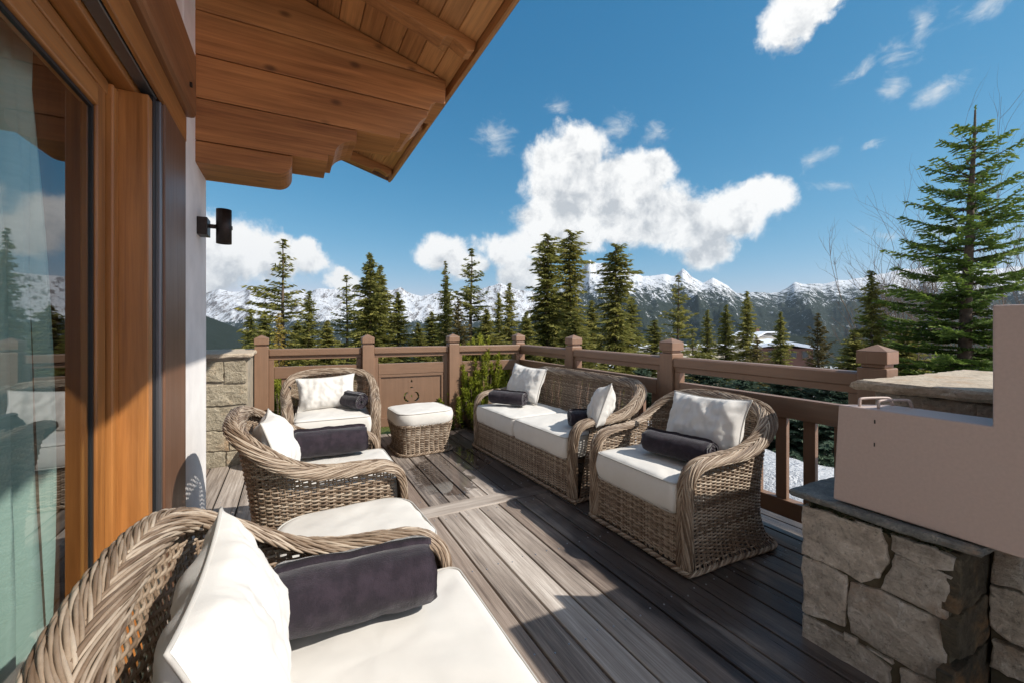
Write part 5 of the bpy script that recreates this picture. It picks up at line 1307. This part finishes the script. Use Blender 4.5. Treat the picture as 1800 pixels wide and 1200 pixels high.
# bare shrubs
def bare_shrub(px, Z, ytop, spread, seed, label, nst=9):
    g = random.Random(seed); base = FW * Z + RT * ((px - 900) / FOC * Z); zb = gheight(base.x, base.y); H = (CAM_H + (573 - ytop) / FOC * Z - zb) * 0.74; T = TB(); S_ = TB()
    def grow(tb, p, d, L, r, lev):
        pts = [p.copy()]; n = 7; dd = d.copy()
        for i in range(n):
            dd = (dd + Vector((g.gauss(0, 0.09), g.gauss(0, 0.09), g.gauss(0.02, 0.05)))).normalized(); pts.append(pts[-1] + dd * (L / n))
        A = np.array([tuple(q) for q in pts]); tb.add(A, np.tile([0.6, 0.8, 0.1], (n + 1, 1)), np.linspace(r, r * 0.35, n + 1), np.linspace(r, r * 0.35, n + 1), 4 if lev else 5)
        if lev < 3:
            for _ in range((6, 4, 3)[lev]):
                k = g.randint(2, n); d2 = (dd + Vector((g.gauss(0, 0.45), g.gauss(0, 0.45), g.uniform(0.0, 0.35)))).normalized(); grow(T, pts[k], d2, L * g.uniform(0.35, 0.6), r * 0.5, lev + 1)
    for i in range(nst):
        a = g.uniform(0, 6.28); lean_ = g.uniform(0.05, spread); d = Vector((math.cos(a) * lean_, math.sin(a) * lean_, 1)).normalized()
        grow(S_, Vector((g.gauss(0, 0.15), g.gauss(0, 0.15), 0)), d, H * g.uniform(0.55, 0.95), 0.022, 0)
    t = thing('bare_shrub', label, 'shrub', (base.x, base.y, zb), 0, 'leafless shrubs by the big spruce')
    link('stems', S_.mesh('stems', M['bark_grey']), t, kind='stuff'); link('twigs', T.mesh('twigs', M['bark_grey']), t, kind='stuff')
bare_shrub(1600, 12.5, 345, 0.42, 3, 'leafless many stemmed shrub left of the big spruce')
bare_shrub(1685, 13.5, 330, 0.40, 5, 'leafless shrub seen through the big spruce')
bare_shrub(1785, 13.0, 215, 0.30, 8, 'leafless shrub at the right edge, taller than the others')
bare_shrub(1560, 14.5, 440, 0.5, 12, 'low leafless shrub by the spruce with the bare leader', 7)

# mountain pine bush just outside the corner of the back railing
def pine_bush(name, label, cx, cy, zb, H, rad, n, seed, mat):
    g = np.random.default_rng(seed); P = []; D_ = []; W_ = []; TT = []; st = TB()
    for i in range(n):
        a = g.uniform(0, 6.28); rr_ = rad * math.sqrt(g.random()); hh = H * (1 - 0.55 * (rr_ / rad) ** 2) * g.uniform(0.45, 1.0); p0 = np.array([rr_ * 0.3 * math.cos(a), rr_ * 0.3 * math.sin(a), 0]); p1 = np.array([rr_ * math.cos(a), rr_ * math.sin(a), hh])
        t = np.linspace(0, 1, 8)[:, None]; path = p0 * (1 - t) + p1 * t; path[:, :2] += (p1 - p0)[:2] * 0.25 * np.sin(t * math.pi); st.add(path, np.tile([0.5, 0.8, 0.1], (8, 1)), 0.005, 0.005, 4)
        up = (path[-1] - path[-3]); up /= np.linalg.norm(up); up = up * 0.5 + np.array([0, 0, 0.6]); up /= np.linalg.norm(up); m = 80; s_ = g.random(m) ** 0.8; Lc = g.uniform(0.14, 0.26)
        c = path[-1] - up * Lc * 0.6 + up * (Lc * s_)[:, None]; dd = up * 0.8 + g.normal(0, 0.55, (m, 3)); dd /= np.linalg.norm(dd, axis=1, keepdims=True); ww = np.cross(dd, g.normal(0, 1, (m, 3))); ww /= np.linalg.norm(ww, axis=1, keepdims=True)
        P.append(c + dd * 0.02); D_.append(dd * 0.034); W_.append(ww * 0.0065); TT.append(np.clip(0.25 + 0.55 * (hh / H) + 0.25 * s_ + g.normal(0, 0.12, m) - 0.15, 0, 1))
    t = thing(name, label, 'bush', (cx, cy, zb)); link('foliage', quads_mesh('foliage', np.concatenate(P), np.concatenate(D_), np.concatenate(W_), mat, np.concatenate(TT)), t); link('stems', st.mesh('stems', M['bark']), t, kind='stuff')
pine_bush('mountain_pine', 'yellow green mountain pine bush poking through the railing by the sofa', 2.30, 5.40, -0.35, 1.45, 0.66, 560, 3, M['pine'])
pine_bush('mountain_pine', 'mountain pine bush half hidden behind the forward facing armchair', 0.0, 5.95, -0.5, 1.25, 0.75, 240, 5, M['pine'])

# ------------------------------------------------------------------ far buildings
def building(name, label, cat): return thing(name, label, cat)
M['render_cream'] = plain('cream_render', (0.66, 0.58, 0.46), 0.9, 0, 0.3, 0.06)
M['pane_dark'] = plain('far_window_glass', (0.03, 0.035, 0.04), 0.1)
M['frame_dark'] = plain('far_window_frame', (0.10, 0.07, 0.05), 0.6)
M['roof_snow'] = plain('roof_snow', (0.86, 0.88, 0.92), 0.7)
M['red_timber'] = plain('reddish_timber', (0.105, 0.048, 0.034), 0.8, 0, 0.6, 0.3)
M['chimney'] = plain('dark_chimney', (0.045, 0.05, 0.05), 0.7)
hotel = thing('hotel', 'cream flat roofed hotel with rows of small dark windows beyond the trees', 'building')
Zh = 140.0; hc = FW * Zh + RT * ((1235 - 900) / FOC * Zh); rzh = -YAW
hotel.location = (hc.x, hc.y, 0); hotel.rotation_euler = (0, 0, rzh)
def zpx(y, Z): return CAM_H + (573 - y) / FOC * Z
u_ = Zh / FOC
ztp = zpx(613, Zh)
box('wall', M['render_cream'], -107 * u_, 107 * u_, 0, 16, -32, ztp, hotel)
box('cornice', M['frame_dark'], -110 * u_, 110 * u_, -0.5, 16.4, ztp, ztp + 0.35, hotel)
box('roof_snow', M['roof_snow'], -110 * u_, 110 * u_, -0.4, 16.3, ztp + 0.36, ztp + 0.9, hotel)
for (cx, w, h) in ((-66, 7, 3.2), (-58, 4, 3.6), (30, 6, 2.4), (-96, 3, 1.6)): box('chimney', M['chimney'], cx * u_ - w * u_ / 2, cx * u_ + w * u_ / 2, 3, 5, ztp + 0.9, ztp + 0.9 + h * 0.8, hotel)
for r_ in range(5):
    for k in range(15):
        x = (-100 + k * 14.2 + (3 if k % 2 else 0)) * u_; zc = zpx(619 + r_ * 14.8, Zh)
        w_ = box('window', M['frame_dark'], x - 0.72, x + 0.72, -0.05, 0.12, zc - 0.75, zc + 0.75, hotel)
        o = box('pane', M['pane_dark'], -0.60, -0.05, -0.10, -0.055, -0.65, 0.65, w_); o = box('pane', M['pane_dark'], 0.05, 0.60, -0.10, -0.055, -0.65, 0.65, w_)
# reddish chalet with snowy roof
rc = thing('far_chalet', 'reddish timber chalet with a snowy pitched roof behind the small spruces', 'building'); Zc = 60.0; hc = FW * Zc + RT * ((1375 - 900) / FOC * Zc); rc.location = (hc.x, hc.y, 0); rc.rotation_euler = (0, 0, -YAW - 0.35)
u_ = Zc / FOC; box('wall', M['red_timber'], -42 * u_, 46 * u_, 0, 8, -12, zpx(612, Zc), rc)
v, f = prism([(-48 * u_, zpx(613, Zc)), (0, zpx(604, Zc)), (52 * u_, zpx(613, Zc)), (52 * u_, zpx(613, Zc) + 0.4), (0, zpx(604, Zc) + 0.5), (-48 * u_, zpx(613, Zc) + 0.4)], -0.8, 9, 'y'); link('roof', mesh_np('roof', v, f, M['roof_snow']), rc)
for k in range(5): w_ = box('window', M['frame_dark'], (-34 + k * 17) * u_ - 0.4, (-34 + k * 17) * u_ + 0.4, -0.06, 0.1, zpx(622, Zc) - 0.5, zpx(622, Zc) + 0.5, rc); box('pane', M['pane_dark'], -0.3, 0.3, -0.1, -0.05, -0.4, 0.4, w_)
rd = thing('far_lodge', 'pale lodge with a snow covered roof and red brown chimney on the slope', 'building'); Zc = 120.0; hc = FW * Zc + RT * ((1350 - 900) / FOC * Zc); rd.location = (hc.x, hc.y, 0); rd.rotation_euler = (0, 0, -YAW + 0.2)
u_ = Zc / FOC; box('wall', M['render_cream'], -22 * u_, 24 * u_, 0, 9, -22, zpx(593, Zc), rd)
v, f = prism([(-28 * u_, zpx(594, Zc)), (-8 * u_, zpx(585, Zc)), (12 * u_, zpx(585, Zc)), (30 * u_, zpx(594, Zc)), (30 * u_, zpx(592, Zc)), (12 * u_, zpx(583, Zc)), (-8 * u_, zpx(583, Zc)), (-28 * u_, zpx(592, Zc))], -1, 10, 'y'); link('roof', mesh_np('roof', v, f, M['roof_snow']), rd)
box('chimney', M['red_timber'], -8 * u_, -1 * u_, 3, 5, zpx(584, Zc), zpx(578, Zc), rd)

# ------------------------------------------------------------------ air
HZ = 1700.0
hb = box('haze', None, -14000, 16000, -3000, 15500, -760, HZ)
hm = bpy.data.materials.new('haze'); hm.use_nodes = True; hn = NT(hm.node_tree); hn.n.clear()
ho = hn.new('ShaderNodeOutputMaterial'); pv = hn.new('ShaderNodeVolumePrincipled')
pv.inputs['Color'].default_value = (0.68, 0.86, 1.0, 1); pv.inputs['Density'].default_value = 1.9e-5; pv.inputs['Anisotropy'].default_value = 0.25
hn.l.new(pv.outputs[0], ho.inputs['Volume']); hb.data.materials.clear(); hb.data.materials.append(hm); hb['kind'] = 'stuff'
